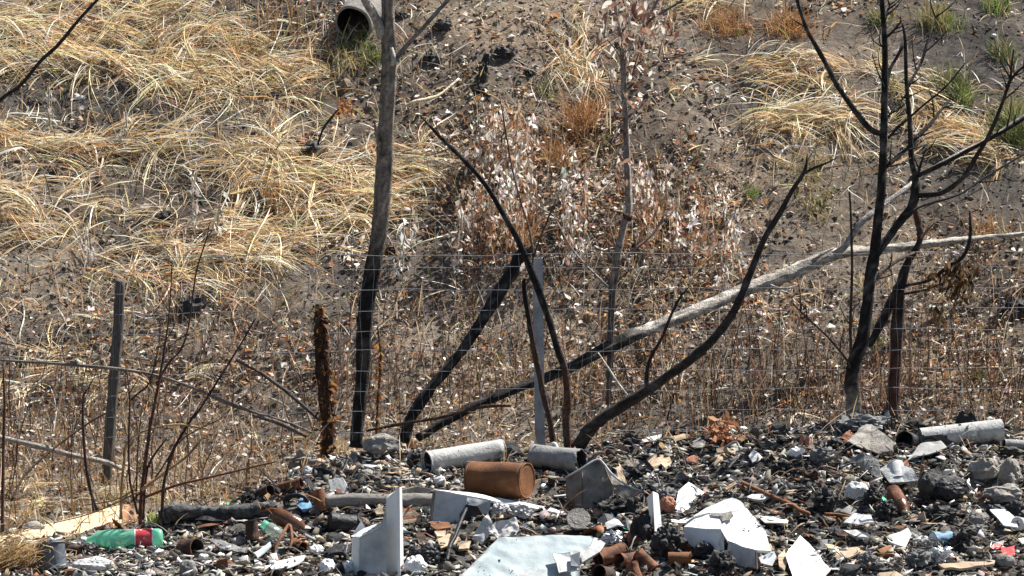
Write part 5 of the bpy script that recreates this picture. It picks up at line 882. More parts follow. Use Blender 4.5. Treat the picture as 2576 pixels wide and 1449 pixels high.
# striped wood wedge and shards
t = thing('broken_board', 'wedge of broken board with orange and cream stripes right of the upright panel trim', 'board', pz(2, 1280, 1040, gY(2, 1280, 1040)))
foot = ((1185, 1040), (1390, 1030))
for i, (p, m) in enumerate([([(1188, 915, .03), (1250, 910, .03), (1290, 935, .025), (1188, 945, .02)], 'clay'), ([(1188, 946, .02), (1290, 936, .02), (1330, 965, .015), (1188, 975, .012)], 'tan'), ([(1188, 976, .012), (1331, 966, .012), (1345, 985, .01), (1188, 1003, .006)], 'clay'), ([(1188, 1004, .005), (1346, 986, .006), (1385, 1015, .0), (1188, 1035, -.004)], 'tan')]): sheet('board_strip', 0, 0, 2, p, m, foot, .016, .001, 2, t)
for lab, k, pts, m, nm, ct in [('cream splinter left of the white upright panel above the black can', 2, [(960, 985), (1020, 955), (1040, 1010), (985, 1015)], 'tan', 'wood_splinter', 'splinter'), ('orange burnt shard under the crushed box', 2, [(1400, 1080), (1560, 1085), (1570, 1130), (1470, 1150), (1410, 1120)], 'rust2', 'rust_scrap', 'scrap'), ('yellowish tan chip below the orange burnt shard', 2, [(1440, 1160), (1530, 1150), (1520, 1195), (1460, 1200)], 'tan', 'tan_chip', 'chip'), ('broad tan cardboard piece left of the big slab', 2, [(1460, 1220), (1560, 1180), (1640, 1210), (1600, 1260), (1490, 1290)], 'tan', 'cardboard', 'cardboard'), ('smaller tan cardboard piece touching the slab edge', 2, [(1640, 1240), (1730, 1235), (1710, 1290), (1630, 1290)], 'tan', 'cardboard', 'cardboard'),
    ('orange rust sliver behind the white panel near the pole', 2, [(780, 865), (800, 860), (870, 915), (850, 930), (790, 890)], 'rust2', 'rust_scrap', 'scrap'), ('black sheet spread flat under the popcorn foam', 2, [(580, 1290), (700, 1250), (790, 1270), (760, 1330), (600, 1340)], 'blackpl', 'black_sheet', 'sheet'), ('long pale blade shaped shard at the bottom left of the upright panel', 2, [(120, 1430), (300, 1370), (420, 1350), (380, 1400), (250, 1445), (150, 1460)], 'white', 'plastic_shard', 'shard'), ('white folded shard at the bottom left below the rust strip', 2, [(10, 1380), (60, 1400), (90, 1440), (30, 1450)], 'white', 'plastic_shard', 'shard'),
    ('dark grey slate sheet below the cut open tin', 1, [(1650, 1215), (1760, 1230), (1950, 1300), (1930, 1320), (1740, 1290)], 'ash', 'ash_sheet', 'sheet'), ('pale blue slate piece pointing right of the broken green bottle', 1, [(2010, 1330), (2140, 1240), (2150, 1270), (2040, 1370)], 'slab', 'slate_piece', 'slate'), ('thin rust strip lying above the cut open tin', 1, [(1560, 1115), (1690, 1090), (1800, 1070), (1800, 1085), (1680, 1110), (1565, 1132)], 'rust', 'rust_strip', 'metal strip'), ('long dark sheet lying right of the blue fleck by the charred log', 1, [(1490, 1045), (1640, 1035), (1790, 1075), (1700, 1085), (1540, 1065)], 'blackpl', 'black_sheet', 'sheet'), ('tiny cyan plastic scrap against the charred log', 1, [(1420, 1005), (1465, 1010), (1510, 1030), (1430, 1045)], 'blue', 'cyan_scrap', 'scrap'),
    ('white triangular plaster piece on the crest behind the bent grey panel', 3, [(1085, 355), (1250, 337), (1235, 385), (1170, 450), (1110, 400)], 'plaster', 'plaster_piece', 'plaster'), ('tan flat clay piece left of centre on the upper heap', 3, [(1120, 590), (1170, 545), (1250, 550), (1230, 620), (1170, 655)], 'tan', 'clay_piece', 'shard'), ('second tan clay piece touching the first on the upper heap', 3, [(1235, 565), (1300, 560), (1320, 610), (1270, 645), (1230, 620)], 'tan', 'clay_piece', 'shard'), ('narrow orange clay chip right of the paired tan pieces', 3, [(1430, 580), (1490, 545), (1535, 570), (1500, 605), (1440, 605)], 'clay', 'clay_chip', 'shard'), ('arched tan pottery shard under the brown leaf clump', 3, [(1640, 620), (1660, 560), (1740, 540), (1710, 590), (1665, 640)], 'tan', 'pottery_shard', 'shard'), ('upper curved tan pottery shard below the brown leaf clump', 3, [(1670, 500), (1740, 480), (1810, 510), (1830, 545), (1750, 520), (1680, 530)], 'tan', 'pottery_shard', 'shard'), ('grey blue slate flake left of the brown leaf clump', 3, [(1480, 440), (1540, 405), (1585, 440), (1560, 490), (1490, 490)], 'ash', 'slate_flake', 'slate'), ('pale yellow chip behind the white triangular piece', 3, [(1300, 405), (1420, 380), (1430, 400), (1340, 425)], 'tan', 'tan_chip', 'chip'),
    ('cream splinter standing in char right of the bent grey panel', 3, [(880, 730, .05), (915, 740, .06), (985, 850, .0), (930, 860, .0), (900, 810, .02)], 'tan', 'wood_splinter', 'splinter'), ('pale grey board strip above the white crumpled casing', 3, [(1900, 880), (1960, 855), (2100, 870), (2050, 905), (1960, 900)], 'plaster', 'board_strip_piece', 'board'), ('dirty white board right of the white crumpled casing', 3, [(2000, 1040), (2120, 1035), (2240, 1075), (2230, 1092), (2060, 1085)], 'white', 'white_board', 'board'), ('tan torn strip at the bottom edge between the white sheets', 3, [(2160, 1350), (2210, 1300), (2240, 1380), (2210, 1470), (2170, 1440)], 'tan', 'cardboard', 'cardboard'),
    ('white sheet corner with dark shadow at the right edge', 4, [(1950, 1035, .03), (2080, 1045, .03), (2150, 1090, .02), (2175, 1150, .01), (2060, 1130, .01)], 'whiteclean', 'white_sheet', 'sheet'), ('ragged white ash sheet draped under the pale cup', 4, [(1080, 720, .03), (1180, 690, .05), (1340, 730, .04), (1390, 790, .02), (1270, 760, .03), (1160, 770, .0)], 'plaster', 'ash_sheet', 'sheet'), ('grey limp ash sheet left of the pale cup', 4, [(830, 620, .02), (950, 600, .04), (1060, 660, .04), (1100, 760, .0), (960, 700, .02)], 'ash', 'ash_sheet', 'sheet'), ('pale dusty panel piece in the middle of the upper right heap', 4, [(820, 450), (940, 385, .04), (1010, 390, .05), (1190, 480, .02), (1180, 520), (1080, 540), (1000, 510), (900, 480)], 'concrete', 'board_piece', 'board'), ('dark rust sheet above the curled tan sheet', 4, [(730, 1160), (800, 1145), (830, 1190), (790, 1200), (740, 1185)], 'rustdk', 'rust_sheet', 'metal sheet'), ('pale pinkish sheet lying over the dark rust sheet', 4, [(790, 1150), (900, 1150), (1010, 1190), (990, 1210), (870, 1190)], 'plaster', 'pale_sheet', 'sheet'), ('long tan board lying at the bottom right edge', 4, [(1540, 1420), (1700, 1405), (1990, 1395), (1980, 1425), (1750, 1445), (1600, 1450)], 'tan', 'tan_board', 'board'), ('white twisted ribbon strip right of the rolled tan sheet', 4, [(1130, 1205), (1240, 1220, .03), (1300, 1180, .03), (1330, 1220, .02), (1280, 1290), (1220, 1270), (1150, 1235)], 'plaster', 'twisted_strip', 'strip'), ('white flat sheet at the bottom left of the right quarter', 4, [(330, 1380, .02), (450, 1245, .03), (520, 1290, .02), (690, 1460), (600, 1560), (400, 1540)], 'whiteclean', 'white_sheet', 'sheet'), ('dark grey flake right of the long rust rod', 4, [(760, 1000), (840, 950), (900, 980), (850, 1020)], 'ash', 'slate_flake', 'slate'), ('folded pale paper under the grey flake', 4, [(790, 1090), (880, 1050, .02), (1010, 1070, .02), (1030, 1090), (900, 1100)], 'white', 'folded_paper', 'paper'), ('white slivers scattered sheet by the black shaped box', 4, [(1765, 760), (1790, 740), (1800, 800), (1830, 830), (1790, 820)], 'whiteclean', 'white_sliver', 'shard'), ('thin grey plate below the broken white pipe', 4, [(1300, 590), (1400, 500, .02), (1560, 470, .02), (1610, 490), (1520, 530), (1390, 570)], 'greytube', 'grey_plate', 'plate')]:
    sheet(nm, lab, ct, k, pts, m, None, .006 if m not in ('tan', 'plaster') else .011, .007, 3, lift=.035, seed=len(lab))
for i, (k, x, y, rx, ry, m, nm, ct, lab) in enumerate([(2, 505, 1240, 58, 38, 'whiteclean', 'foam_lump', 'foam', 'white popcorn like foam lump below the black can'), (2, 590, 1385, 60, 70, 'whiteclean', 'foam_lump', 'foam', 'white melted foam lump at the bottom left of the upright panel'), (2, 760, 1385, 40, 60, 'whiteclean', 'foam_lump', 'foam', 'sooty white foam lump touching the upright panel foot'), (2, 690, 1400, 40, 55, 'blackpl', 'black_lump', 'lump', 'black melted lump between two white foam lumps'), (2, 1290, 1370, 85, 75, 'white', 'foam_lump', 'foam', 'crumpled white foam heap right of the upright panel trim'), (2, 1355, 1290, 130, 85, 'blackpl', 'tyre_piece', 'tyre', 'thick black curved tyre piece right of the upright panel trim'), (2, 1300, 520, 45, 70, 'black', 'black_lump', 'lump', 'black rag lump at the open end of the pale can'), (2, 1280, 400, 60, 40, 'tan', 'tan_rag', 'rag', 'tan and white rag on the crest by the pale can'), (2, 1120, 700, 60, 40, 'ash', 'ash_lump', 'ash', 'dark ash lump behind the upright panel top'), (2, 1400, 930, 40, 40, 'plaster', 'plaster_chunk', 'plaster', 'small white chunk left of the crushed box'),
    (3, 1290, 1190, 115, 125, 'black', 'char_lump', 'charred lump', 'big jagged black charred lump right of the rusty tins'), (3, 1570, 1255, 88, 82, 'blackpl', 'char_lump', 'charred lump', 'round glossy black lump in front of the white casing'), (3, 1710, 1360, 95, 95, 'black', 'char_lump', 'charred lump', 'black lump under the dark lip of the white casing'), (3, 870, 900, 140, 60, 'black', 'char_lump', 'charred lump', 'leafy black char mass at the foot of the bent grey panel'), (3, 1010, 900, 60, 60, 'black', 'char_lump', 'charred lump', 'small spiky char lump beside the cream splinter'), (3, 1080, 1080, 90, 110, 'blackpl', 'char_lump', 'charred lump', 'deep black mass left of the white foam block'), (3, 1060, 640, 80, 55, 'black', 'char_lump', 'charred lump', 'black clump left of the paired tan pieces'), (3, 1000, 370, 70, 40, 'black', 'char_lump', 'charred lump', 'black charred clump on the crest near the leaning sapling root'), (3, 1280, 800, 75, 45, 'ash', 'ash_lump', 'ash', 'grey lump between the foam block and the white board'), (3, 1290, 885, 65, 60, 'clay', 'clay_lump', 'clay', 'orange brown clay lump between the foam block and the white board'), (3, 1460, 300, 130, 34, 'black', 'char_lump', 'charred lump', 'long black ridge of char on the crest left of the brown leaves'), (3, 1950, 290, 150, 30, 'black', 'char_lump', 'charred lump', 'low black char ridge on the crest right of the brown leaves'), (3, 350, 590, 70, 40, 'blackpl', 'black_lump', 'lump', 'black hollow lump beneath the grey open pipe'), (3, 250, 670, 40, 35, 'black', 'char_lump', 'charred lump', 'small char lump right of the rusty drum lid'),
    (4, 420, 470, 62, 42, 'whiteclean', 'foam_lump', 'foam', 'white rounded foam lump below the small brick piece'), (4, 720, 405, 52, 52, 'black', 'char_lump', 'charred lump', 'round black hollow left of the dusty panel piece'), (4, 785, 310, 42, 26, 'black', 'char_lump', 'charred lump', 'tiny black lump above the clay pot shard'), (4, 1020, 840, 70, 90, 'black', 'char_lump', 'charred lump', 'black hollow lump left of the brown right hand bottle'), (4, 1130, 930, 70, 75, 'black', 'char_lump', 'charred lump', 'sooty dark lump below the brown right hand bottle'), (4, 1560, 970, 120, 65, 'black', 'char_lump', 'charred lump', 'wide black crumbly lump below the black box'), (4, 1990, 960, 100, 78, 'blackpl', 'tyre_piece', 'tyre', 'round black tyre like lump right of the grey block'), (4, 2160, 940, 80, 85, 'blackpl', 'tyre_piece', 'tyre', 'black lump at the extreme right edge beside the tyre like lump'), (4, 1735, 1190, 100, 88, 'black', 'char_ball', 'charred lump', 'fuzzy black ball right of the faded blue can'), (4, 1565, 1295, 80, 68, 'foil', 'foil_ball', 'foil', 'crumpled silver foil ball below the faded blue can'), (4, 1390, 1310, 90, 62, 'ash', 'ash_lump', 'ash', 'pale ash chunk left of the foil ball'), (4, 1910, 610, 120, 100, 'stone', 'rock', 'rock', 'big rough tan rock at the right edge of the heap'), (4, 2060, 800, 150, 72, 'stone', 'rock', 'rock', 'low broad tan rock below the big rough rock'), (4, 2110, 640, 90, 110, 'stone', 'rock', 'rock', 'dusty rock at the right border beside the big rough rock'), (4, 1850, 1010, 90, 62, 'concrete', 'concrete_block', 'concrete', 'rough grey concrete block left of the tyre like lump'), (4, 1850, 1075, 70, 34, 'ash', 'concrete_block', 'concrete', 'flat grey concrete lump under the rough block'), (4, 980, 1330, 75, 60, 'ash', 'ash_lump', 'ash', 'grey rag lump below the curled tan sheet'), (4, 640, 860, 90, 90, 'black', 'char_lump', 'charred lump', 'black crumbly lump in the middle right of the heap'), (4, 540, 650, 62, 42, 'rustdk', 'char_lump', 'charred lump', 'dark brown hollow lump under the brick piece'), (4, 300, 600, 90, 60, 'black', 'char_lump', 'charred lump', 'shaggy black clump left below the brick piece'), (4, 620, 500, 80, 70, 'ash', 'ash_lump', 'ash', 'sooty grey clump right of the white foam lump'), (4, 900, 780, 90, 80, 'plaster', 'plaster_chunk', 'plaster', 'broken pale plaster pile left of the brown right hand bottle'), (4, 1440, 1180, 80, 40, 'cloth', 'paper_wad', 'paper', 'white crumpled paper left of the faded blue can'), (4, 940, 240, 190, 60, 'ash', 'ash_lump', 'ash', 'grey ash mound at the foot of the branched black tree'), (4, 1140, 190, 20, 50, 'plaster', 'wood_chip', 'chip', 'bleached chip leaning by the brown stump pole foot'), (4, 1690, 440, 18, 28, 'whiteclean', 'white_chip', 'chip', 'small white pointed chip under the broken white pipe')]):
    lump(nm, lab, ct, k, x, y, rx, ry, m, .6 if m in ('black', 'ash', 'foil', 'cloth') else .35, 2.4 if m in ('black', 'ash', 'foil') else 1.5, 4 if rx > 60 else 3, 30+i)
# --- pale can, grey pipe, rusty drum
tin('long pale ash coated can with open dark left end on the crest', 2, (1378, 552), (1975, 440), 94, 'paletube', 'a', .18, .06, 0, 'pale_can', 'can', rb=76, rimk=1.02, wall=.08)
tin('grey ash coated pipe piece with dark open right end on the crest', 3, (225, 500), (610, 532), 90, 'greytube', 'b', -.14, .09, 0, 'grey_pipe', 'pipe', jag=.05, wall=.05)
rod('bent_bracket', 'small white bent bracket under the grey open pipe', 'bracket', 3, [(330, 590), (340, 560, .05), (385, 555, .07), (415, 580, .05), (410, 620)], 'plaster', 13, 3)
tin('large orange rusty drum lying on its side with flat lid to the right', 2, (1735, 680), (2172, 695), 143, 'rust2', '', -.12, .055, 0, 'rusty_drum', 'drum', lid='rust2', rimk=1.015)
# --- bent grey panel with sweeping arm
foot = ((480, 915), (1000, 860))
t = thing('bent_metal_sheet', 'bent sooty grey metal panel with a long curved tail, right of the rusty drum', 'metal panel', pz(3, 700, 910, gY(3, 700, 910)))
sheet('left_face', 0, 0, 3, [(480, 672, .09), (602, 600, .05), (612, 910, -.03), (485, 915, .02)], 'metal', foot, .006, .003, 4, t)
sheet('main_face', 0, 0, 3, [(606, 598, .05), (725, 530, .07), (775, 562, .06), (836, 640, .05), (872, 730, .04), (860, 850, .0), (720, 905, -.02), (614, 912, -.03)], 'metal', foot, .006, .010, 4, t)
sheet('curved_tail', 0, 0, 3, [(780, 562, .06), (838, 635, .03), (905, 695, .02), (1000, 752, .03), (1125, 795, .05), (1120, 850, .0), (990, 870, -.03), (880, 800, -.03), (838, 700, .0)], 'metal', foot, .007, .004, 4, t)
p = np.array([pz(3, x, y, gY(3, 800, 880)+d) for x, y, d in [(480, 668, .09), (602, 598, .045), (725, 527, .065), (780, 560, .06), (838, 634, .028), (905, 692, .018), (1000, 749, .028), (1128, 793, .048)]]); put('folded_edge', tube(catmull(p, 40), .0045, 6, .05), 'panel', t, True)
# --- white casing group
foot = ((1110, 1130), (1250, 1130)); Yw = gY(3, 1180, 1130)
t = box8([pz(3, 1186, 1132, Yw-.02), pz(3, 1240, 1065, Yw+.06), pz(3, 1215, 1040, Yw+.09), pz(3, 1150, 1010, Yw+.06)], [pz(3, 1168, 778, Yw-.02), pz(3, 1214, 806, Yw+.06), pz(3, 1205, 795, Yw+.09), pz(3, 1120, 830, Yw+.06)])
tag(put('foam_block', t, 'whiteclean'), 'white foam block standing on end left of the white casing', 'foam'); occ(3, 1180, 950, 70, 180)
t = thing('white_board', 'folded bright white board leaning behind the crumpled white casing', 'board', pz(3, 1450, 960, gY(3, 1450, 970)))
foot = ((1300, 990), (1660, 960))
sheet('upper_leaf', 0, 0, 3, [(1338, 945, .03), (1372, 770, .16), (1452, 703, .22), (1560, 775, .22), (1668, 858, .20), (1590, 905, .10), (1490, 958, .02)], 'whiteclean', foot, .01, .004, 3, t)
sheet('lower_leaf', 0, 0, 3, [(1255, 985, .02), (1345, 950, .04), (1500, 962, .02), (1600, 905, .06), (1540, 985, -.05), (1440, 1030, -.08), (1300, 1010, -.05)], 'whiteclean', foot, .008, .006, 3, t)
foot = ((1400, 1270), (2050, 1400))
t = thing('appliance_casing', 'crumpled bright white appliance casing with shaded front lips at lower right centre', 'appliance casing', pz(3, 1800, 1380, gY(3, 1800, 1390)))
sheet('front_cover', 0, 0, 3, [(1415, 1062, .06), (1500, 995, .13), (1610, 958, .19), (1700, 965, .19), (1790, 935, .22), (1745, 1010, .12), (1702, 1076, .04)], 'whiteclean', foot, .012, .004, 3, t)
sheet('side_cover', 0, 0, 3, [(1790, 935, .22), (1850, 925, .26), (1912, 915, .30), (1990, 1000, .24), (2062, 1095, .16), (2104, 1250, .04), (1990, 1243, -.04), (1760, 1170, .0), (1704, 1076, .04), (1746, 1010, .12)], 'whiteclean', foot, .012, .006, 4, t, freq=9)
sheet('ridge_cover', 0, 0, 3, [(1440, 1030, .12), (1530, 950, .26), (1640, 885, .36), (1730, 845, .40), (1800, 832, .42), (1865, 852, .40), (1914, 912, .31), (1850, 922, .25), (1790, 932, .21), (1700, 955, .20), (1610, 948, .19), (1500, 990, .14)], 'white', foot, .012, .010, 4, t, freq=9)
sheet('fold_shade_patch', 0, 0, 3, [(1618, 952, .185), (1700, 948, .19), (1792, 930, .205), (1806, 970, .15), (1770, 1005, .11), (1720, 1012, .105), (1700, 975, .15), (1640, 975, .16)], 'concrete', foot, .003, .004, 3, t)  # grey sheet over the fold groove; its shade is put into the colour
sheet('front_lip', 0, 0, 3, [(1416, 1068, .055), (1702, 1082, .035), (1698, 1265, .02), (1560, 1250, .02), (1418, 1185, .04)], 'white', foot, .008, .003, 3, t)
sheet('corner_edge', 0, 0, 3, [(1704, 1080, .035), (1730, 1110, .05), (1735, 1280, .03), (1704, 1268, .02)], 'whiteclean', foot, .008, .002, 2, t)
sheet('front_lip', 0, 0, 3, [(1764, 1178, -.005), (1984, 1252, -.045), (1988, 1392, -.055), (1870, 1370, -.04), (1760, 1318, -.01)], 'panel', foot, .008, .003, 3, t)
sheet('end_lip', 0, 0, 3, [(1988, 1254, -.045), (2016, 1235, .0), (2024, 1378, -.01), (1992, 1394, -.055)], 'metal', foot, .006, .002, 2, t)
sheet('tail_flap', 0, 0, 3, [(2005, 1300, -.05), (2130, 1250, .02), (2145, 1290, .0), (2110, 1365, -.05), (2025, 1345, -.06)], 'whiteclean', foot, .006, .004, 3, t)
Yd = gY(3, 580, 1090)+.02; c = pz(3, 580, 1002, Yd); ax = np.array((.0, -.66, .66)); ax /= np.linalg.norm(ax); s = .3178*mpp(Yd)
tag(put('round_lid', lathe(c, c+ax*.008, [(0, .001), (0, 104*s), (.6, 106*s), (1, 102*s), (.9, 60*s), (1.1, 56*s), (1, .001)], 36, .08, 0, 4, .9), 'concrete', None), 'pale round lid leaning behind the big bluish slab', 'lid'); occ(3, 580, 1000, 105, 80)
lump('foil_wad', 'shiny crumpled foil between the big slab and the rusty tins', 'foil', 3, 850, 1150, 75, 55, 'foil', .6, 2.6, 4, 77)
# --- cluster of rusty tins
tin('brick red rusty tin lying leftmost in the tin cluster, open to the left', 3, (735, 1318), (935, 1245), 66, 'rust', 'a', .08)
tin('short rusty tin at the top of the tin cluster', 3, (1035, 1200), (1020, 1140), 62, 'rust', '', .06, .12)
tin('long rusty tin slanting down at the right of the tin cluster', 3, (1050, 1270), (1185, 1400), 52, 'rust', 'a', -.05)
tin('gaping rusty tin lying open in the middle of the tin cluster', 3, (1030, 1320), (900, 1330), 62, 'rust', 'b', -.06, .16)
tin('lower rusty tin standing between the slanting tins', 3, (1040, 1470), (1000, 1350), 50, 'rust', '', .03)
tin('dark mouthed rusty tin at the bottom edge below the tin cluster', 3, (820, 1440), (740, 1425), 62, 'rustdk', 'b', -.08)
rod('rust_bar', 'thin dark rust bar lying below the leftmost cluster tin', 'metal bar', 3, [(590, 1340), (720, 1360, .02), (850, 1385)], 'rust', 13, 5)
tin('half tin with cream and orange inside right of the tin cluster', 3, (1290, 1310), (1470, 1305), 50, 'rust2', 'ab', 0, .12, 0, lid='tan')
lump('rust_scrap', 'folded rust scrap above the cream and orange half tin', 'scrap', 3, 1430, 1235, 50, 40, 'rust', .5, 2, 3, 5)
sheet('grey_strap', 'curved pale grey strap over the slanting rusty tin', 'strap', 3, [(1060, 1170, .04), (1120, 1190, .05), (1170, 1250, .03), (1165, 1275, .02), (1130, 1240, .03), (1080, 1200, .04)], 'concrete', ((1050, 1300), (1180, 1300)), .006, .004, 3)
# --- upper right: wire arc, leaf clump, rods
rod('wire_arc', 'thin dark wire arching out of the upper heap centre', 'wire', 3, [(1330, 580), (1370, 600, .05), (1410, 650, .06), (1435, 695, .02)], 'black', 7, 6)
rod('wire_arc', 'bent pale hoop wire beneath the brown leaf clump', 'wire', 3, [(1740, 500, .02), (1830, 530, .06), (1850, 590, .04), (1760, 640, .0)], 'greytube', 9, 7)
q_ = gY(3, 1700, 420); o = thing('dead_leaf_clump', 'clump of curled red brown leaves on the heap crest', 'leaves', pz(3, 1700, 410, q_)); hang_leaves([(*Z(3, 1635, 215), *Z(3, 1800, 400), 90), (*Z(3, 1650, 290), *Z(3, 1720, 420), 50), (*Z(3, 1810, 330), *Z(3, 1880, 400), 20)], gY(3, 1700, 420)+.03, [(3, .34, .14, .075), (2, .45, .25, .14), (1, .2, .08, .04)], (.03, .07), o, 'curled_leaves', .2); limb('twig', [(*Z(3, 1690, 420), q_, 2), (*Z(3, 1715, 330), q_+.02, 1.5), (*Z(3, 1740, 220), q_+.03, 1)], o, BROWN); occ(3, 1720, 310, 90, 100)
rod('rust_rod', 'long thin orange rust rod slanting down the middle right heap', 'metal rod', 4, [(-10, 765), (120, 825), (260, 890), (385, 940), (450, 985), (520, 1012)], 'rust2', 17, 8, .03)
rod('rust_rod', 'short orange rust rod lying below the end of the long one', 'metal rod', 4, [(640, 1012), (740, 1020), (840, 1035)], 'rust2', 15, 9, .03)
rod('black_stick', 'charred stick hanging from the crushed box down along the big slab', 'stick', 2, [(1690, 1080, .06), (1640, 1180, .05), (1600, 1270, .04), (1560, 1330, .03), (1540, 1420, .02)], 'blackpl', 15, 10, .03)
t = thing('brick_piece', 'small split orange brick standing on the upper right heap', 'brick', pz(4, 475, 430, gY(4, 475, 430)))
foot = ((435, 430), (520, 425)); sheet('brick_half', 0, 0, 4, [(438, 395, .0), (455, 335, .02), (488, 345, .02), (470, 420, .0)], 'clay', foot, .03, .001, 2, t); sheet('brick_half', 0, 0, 4, [(480, 418, .0), (494, 345, .02), (524, 355, .02), (520, 425, .0)], 'clay', foot, .03, .001, 2, t)
tin('curved terracotta pot shard left of the dusty panel piece', 4, (800, 400), (860, 335), 55, 'clay', 'ab', .03, .2, 0, 'pot_shard', 'pot shard', jag=.25, wall=.12)
# --- broken white pipe
Y0 = gY(4, 1750, 420)+.03; s = .3178*mpp(Y0); A, B = pz(4, 1400, 365, Y0-.02), pz(4, 2045, 292, Y0+.04); occ(4, 1720, 340, 330, 100)
t = thing('white_pipe', 'long dirty white pipe with its lower left wall broken away, on the right crest', 'pipe', (A+B)/2-np.array((0, 0, 88*s)))
def bitten(seg=48, nt=40):
    V, F = lathe(A, B, [(i/nt, 88*s) for i in range(nt+1)], seg, .02, .0, 6); Vi, _ = lathe(A, B, [(i/nt, 80*s) for i in range(nt+1)], seg, .02, 0, 6); keep = []
    for f in F:
        c = V[list(f)].mean(0); a, b = proj(c); zx, zy = (a-1870)/.3178, (b-988.6)/.3178; front = (c[1] < (A+(B-A)*((c[0]-A[0])/(B[0]-A[0])))[1]+.01)
        lim = np.interp(zx, [1300, 1440, 1500, 1600, 1640, 1700, 1720, 1800, 1830], [250, 340, 335, 330, 370, 420, 380, 340, 420])+10*mn.noise(Vector((zx*.05, 0, 0)))
        if front and zy > lim and zx < 1760: continue
        keep.append(f)
    n = len(V); return np.concatenate([V, Vi]), keep+[tuple(i+n for i in f[::-1]) for f in keep]
put('pipe_wall', bitten(), 'paletube', t, True)
put('dark_inside', lathe(A+(B-A)*.5, B, [(0, .001), (0, 79*s), (.9, 79*s)], 32, 0, 0, 6), 'black', t, True); put('pipe_end', lathe(A+(B-A)*.97, B, [(0, 88*s), (1, 82*s), (1.06, 60*s), (1.08, .001)], 32, .03, 0, 6), 'paletube', t, True)
sheet('torn_lip', 0, 0, 4, [(1700, 400, -.06), (1730, 330, -.075), (1790, 295, -.075), (1840, 310, -.075), (1860, 350, -.075), (1820, 340, -.08), (1780, 345, -.08)], 'paletube', ((1500, 420), (1900, 400)), .004, .003, 3, t)
tin('black cracked cup lying at the broken end of the white pipe', 4, (1330, 390), (1275, 372), 70, 'blackpl', 'b', -.09, .15, 0, 'black_cup', 'cup')
sheet('black_bag', 'pointed black plastic bag behind the white pipe', 'bag', 4, [(1660, 245, .0), (1700, 190, .01), (1740, 135, .02), (1770, 165, .02), (1810, 145, .02), (1850, 190, .02), (1880, 250, 0)], 'blackpl', ((1660, 300), (1880, 300)), .05, .03, 4)
tin('grey pipe lying at the right edge beside the white pipe', 4, (2060, 400), (2330, 420), 38, 'greytube', 'a', .05, .05, 0, 'grey_pipe', 'pipe')
lump('black_lump', 'black rubble under the right edge grey pipe', 'lump', 4, 2120, 460, 90, 35, 'black', .5, 2, 3, 91)
# --- cup, black box, bottle
tin('pale paper cup with a dark slot in the upper right heap', 4, (1225, 700), (1200, 570), 76, 'plaster', 'b', .06, .06, 0, 'paper_cup', 'cup', rb=66)
t = thing('black_box', 'burnt black square box with grey ash on top in the right heap', 'box', pz(4, 1580, 860, gY(4, 1580, 880))); occ(4, 1580, 740, 190, 140)
Y0 = gY(4, 1580, 890); f4 = lambda x, y, o: pz(4, x, y, Y0+o)
s = .3178*mpp(Y0); put('box_body', blob(f4(1610, 770, .06), (165*s, 110*s, 100*s), 4, .22, 1.3, 5), 'blackpl', t); put('left_block', blob(f4(1450, 730, .03), (70*s, 70*s, 95*s), 4, .22, 1.3, 6), 'black', t)
sheet('ash_cover', 0, 0, 4, [(1430, 630, .08), (1550, 560, .16), (1600, 640, .16), (1780, 680, .05), (1750, 720, .0), (1550, 690, -.035), (1480, 660, .03)], 'charlog', ((1400, 890), (1760, 890)), .02, .02, 4, t)
sheet('left_flap', 0, 0, 4, [(1395, 650, .05), (1430, 620, .07), (1510, 680, -.01), (1500, 790, -.03), (1400, 790, .03)], 'black', ((1400, 890), (1760, 890)), .02, .008, 3, t)
sheet('tan_chip', 'orange tan chip at the foot of the burnt black box', 'chip', 4, [(1410, 800), (1460, 785), (1510, 820), (1460, 845)], 'tan', None, .01, .004, 3, lift=.04)
t = thing('glass_bottle', 'brown bottle lying neck down towards the viewer in the right heap', 'bottle', pz(4, 1220, 940, gY(4, 1220, 960)))
Y0 = gY(4, 1240, 980)+.02; s = .3178*mpp(Y0); A, B = pz(4, 1175, 770, Y0+.10), pz(4, 1310, 1010, Y0-.07); occ(4, 1230, 880, 90, 140)
put('bottle_body', lathe(A, B, [(0, .001), (0, 58*s), (.03, 64*s), (.58, 66*s), (.66, 58*s), (.76, 36*s), (.95, 30*s)], 28, .05, 0, 2), 'brownglass', t, True); put('shoulder_label', lathe(A, B, [(.12, 66.5*s), (.5, 67.5*s)], 28, .05, 0, 2), 'rust', t, True); put('bottle_lip', lathe(A, B, [(.93, 30*s), (.93, 37*s), (1, 36*s), (1, 22*s), (.9, 20*s)], 22, .05, 0, 2), 'ash', t, True)
tin('faded blue crushed can in the lower right heap', 4, (1500, 1165), (1650, 1150), 62, 'blue', 'b', .05, .16, 0, 'blue_can', 'can', lid='plaster')
t = thing('red_plastic', 'bright red broken plastic piece at the lower right', 'plastic piece', pz(4, 2080, 1290, gY(4, 2080, 1295))); foot = ((1950, 1285), (2160, 1290))
sheet('red_half', 0, 0, 4, [(1955, 1225, .03), (1985, 1190, .05), (2045, 1188, .05), (2035, 1225, .02), (1990, 1240, .0)], 'red', foot, .02, .006, 3, t)
sheet('red_half', 0, 0, 4, [(2035, 1215, .02), (2080, 1225, .03), (2150, 1205, .03), (2152, 1285, -.01), (2100, 1292, -.02), (2045, 1265, -.01)], 'red', foot, .025, .006, 3, t)
sheet('black_stub', 0, 0, 4, [(1960, 1245, .0), (2030, 1240, .0), (2015, 1340, -.02), (1965, 1340, -.02)], 'blackpl', foot, .03, .006, 3, t)
lump('shoe_sole', 'oval grey shoe sole below the red plastic piece', 'shoe sole', 4, 2075, 1330, 76, 48, 'ash', .15, 1.6, 4, 33, True)
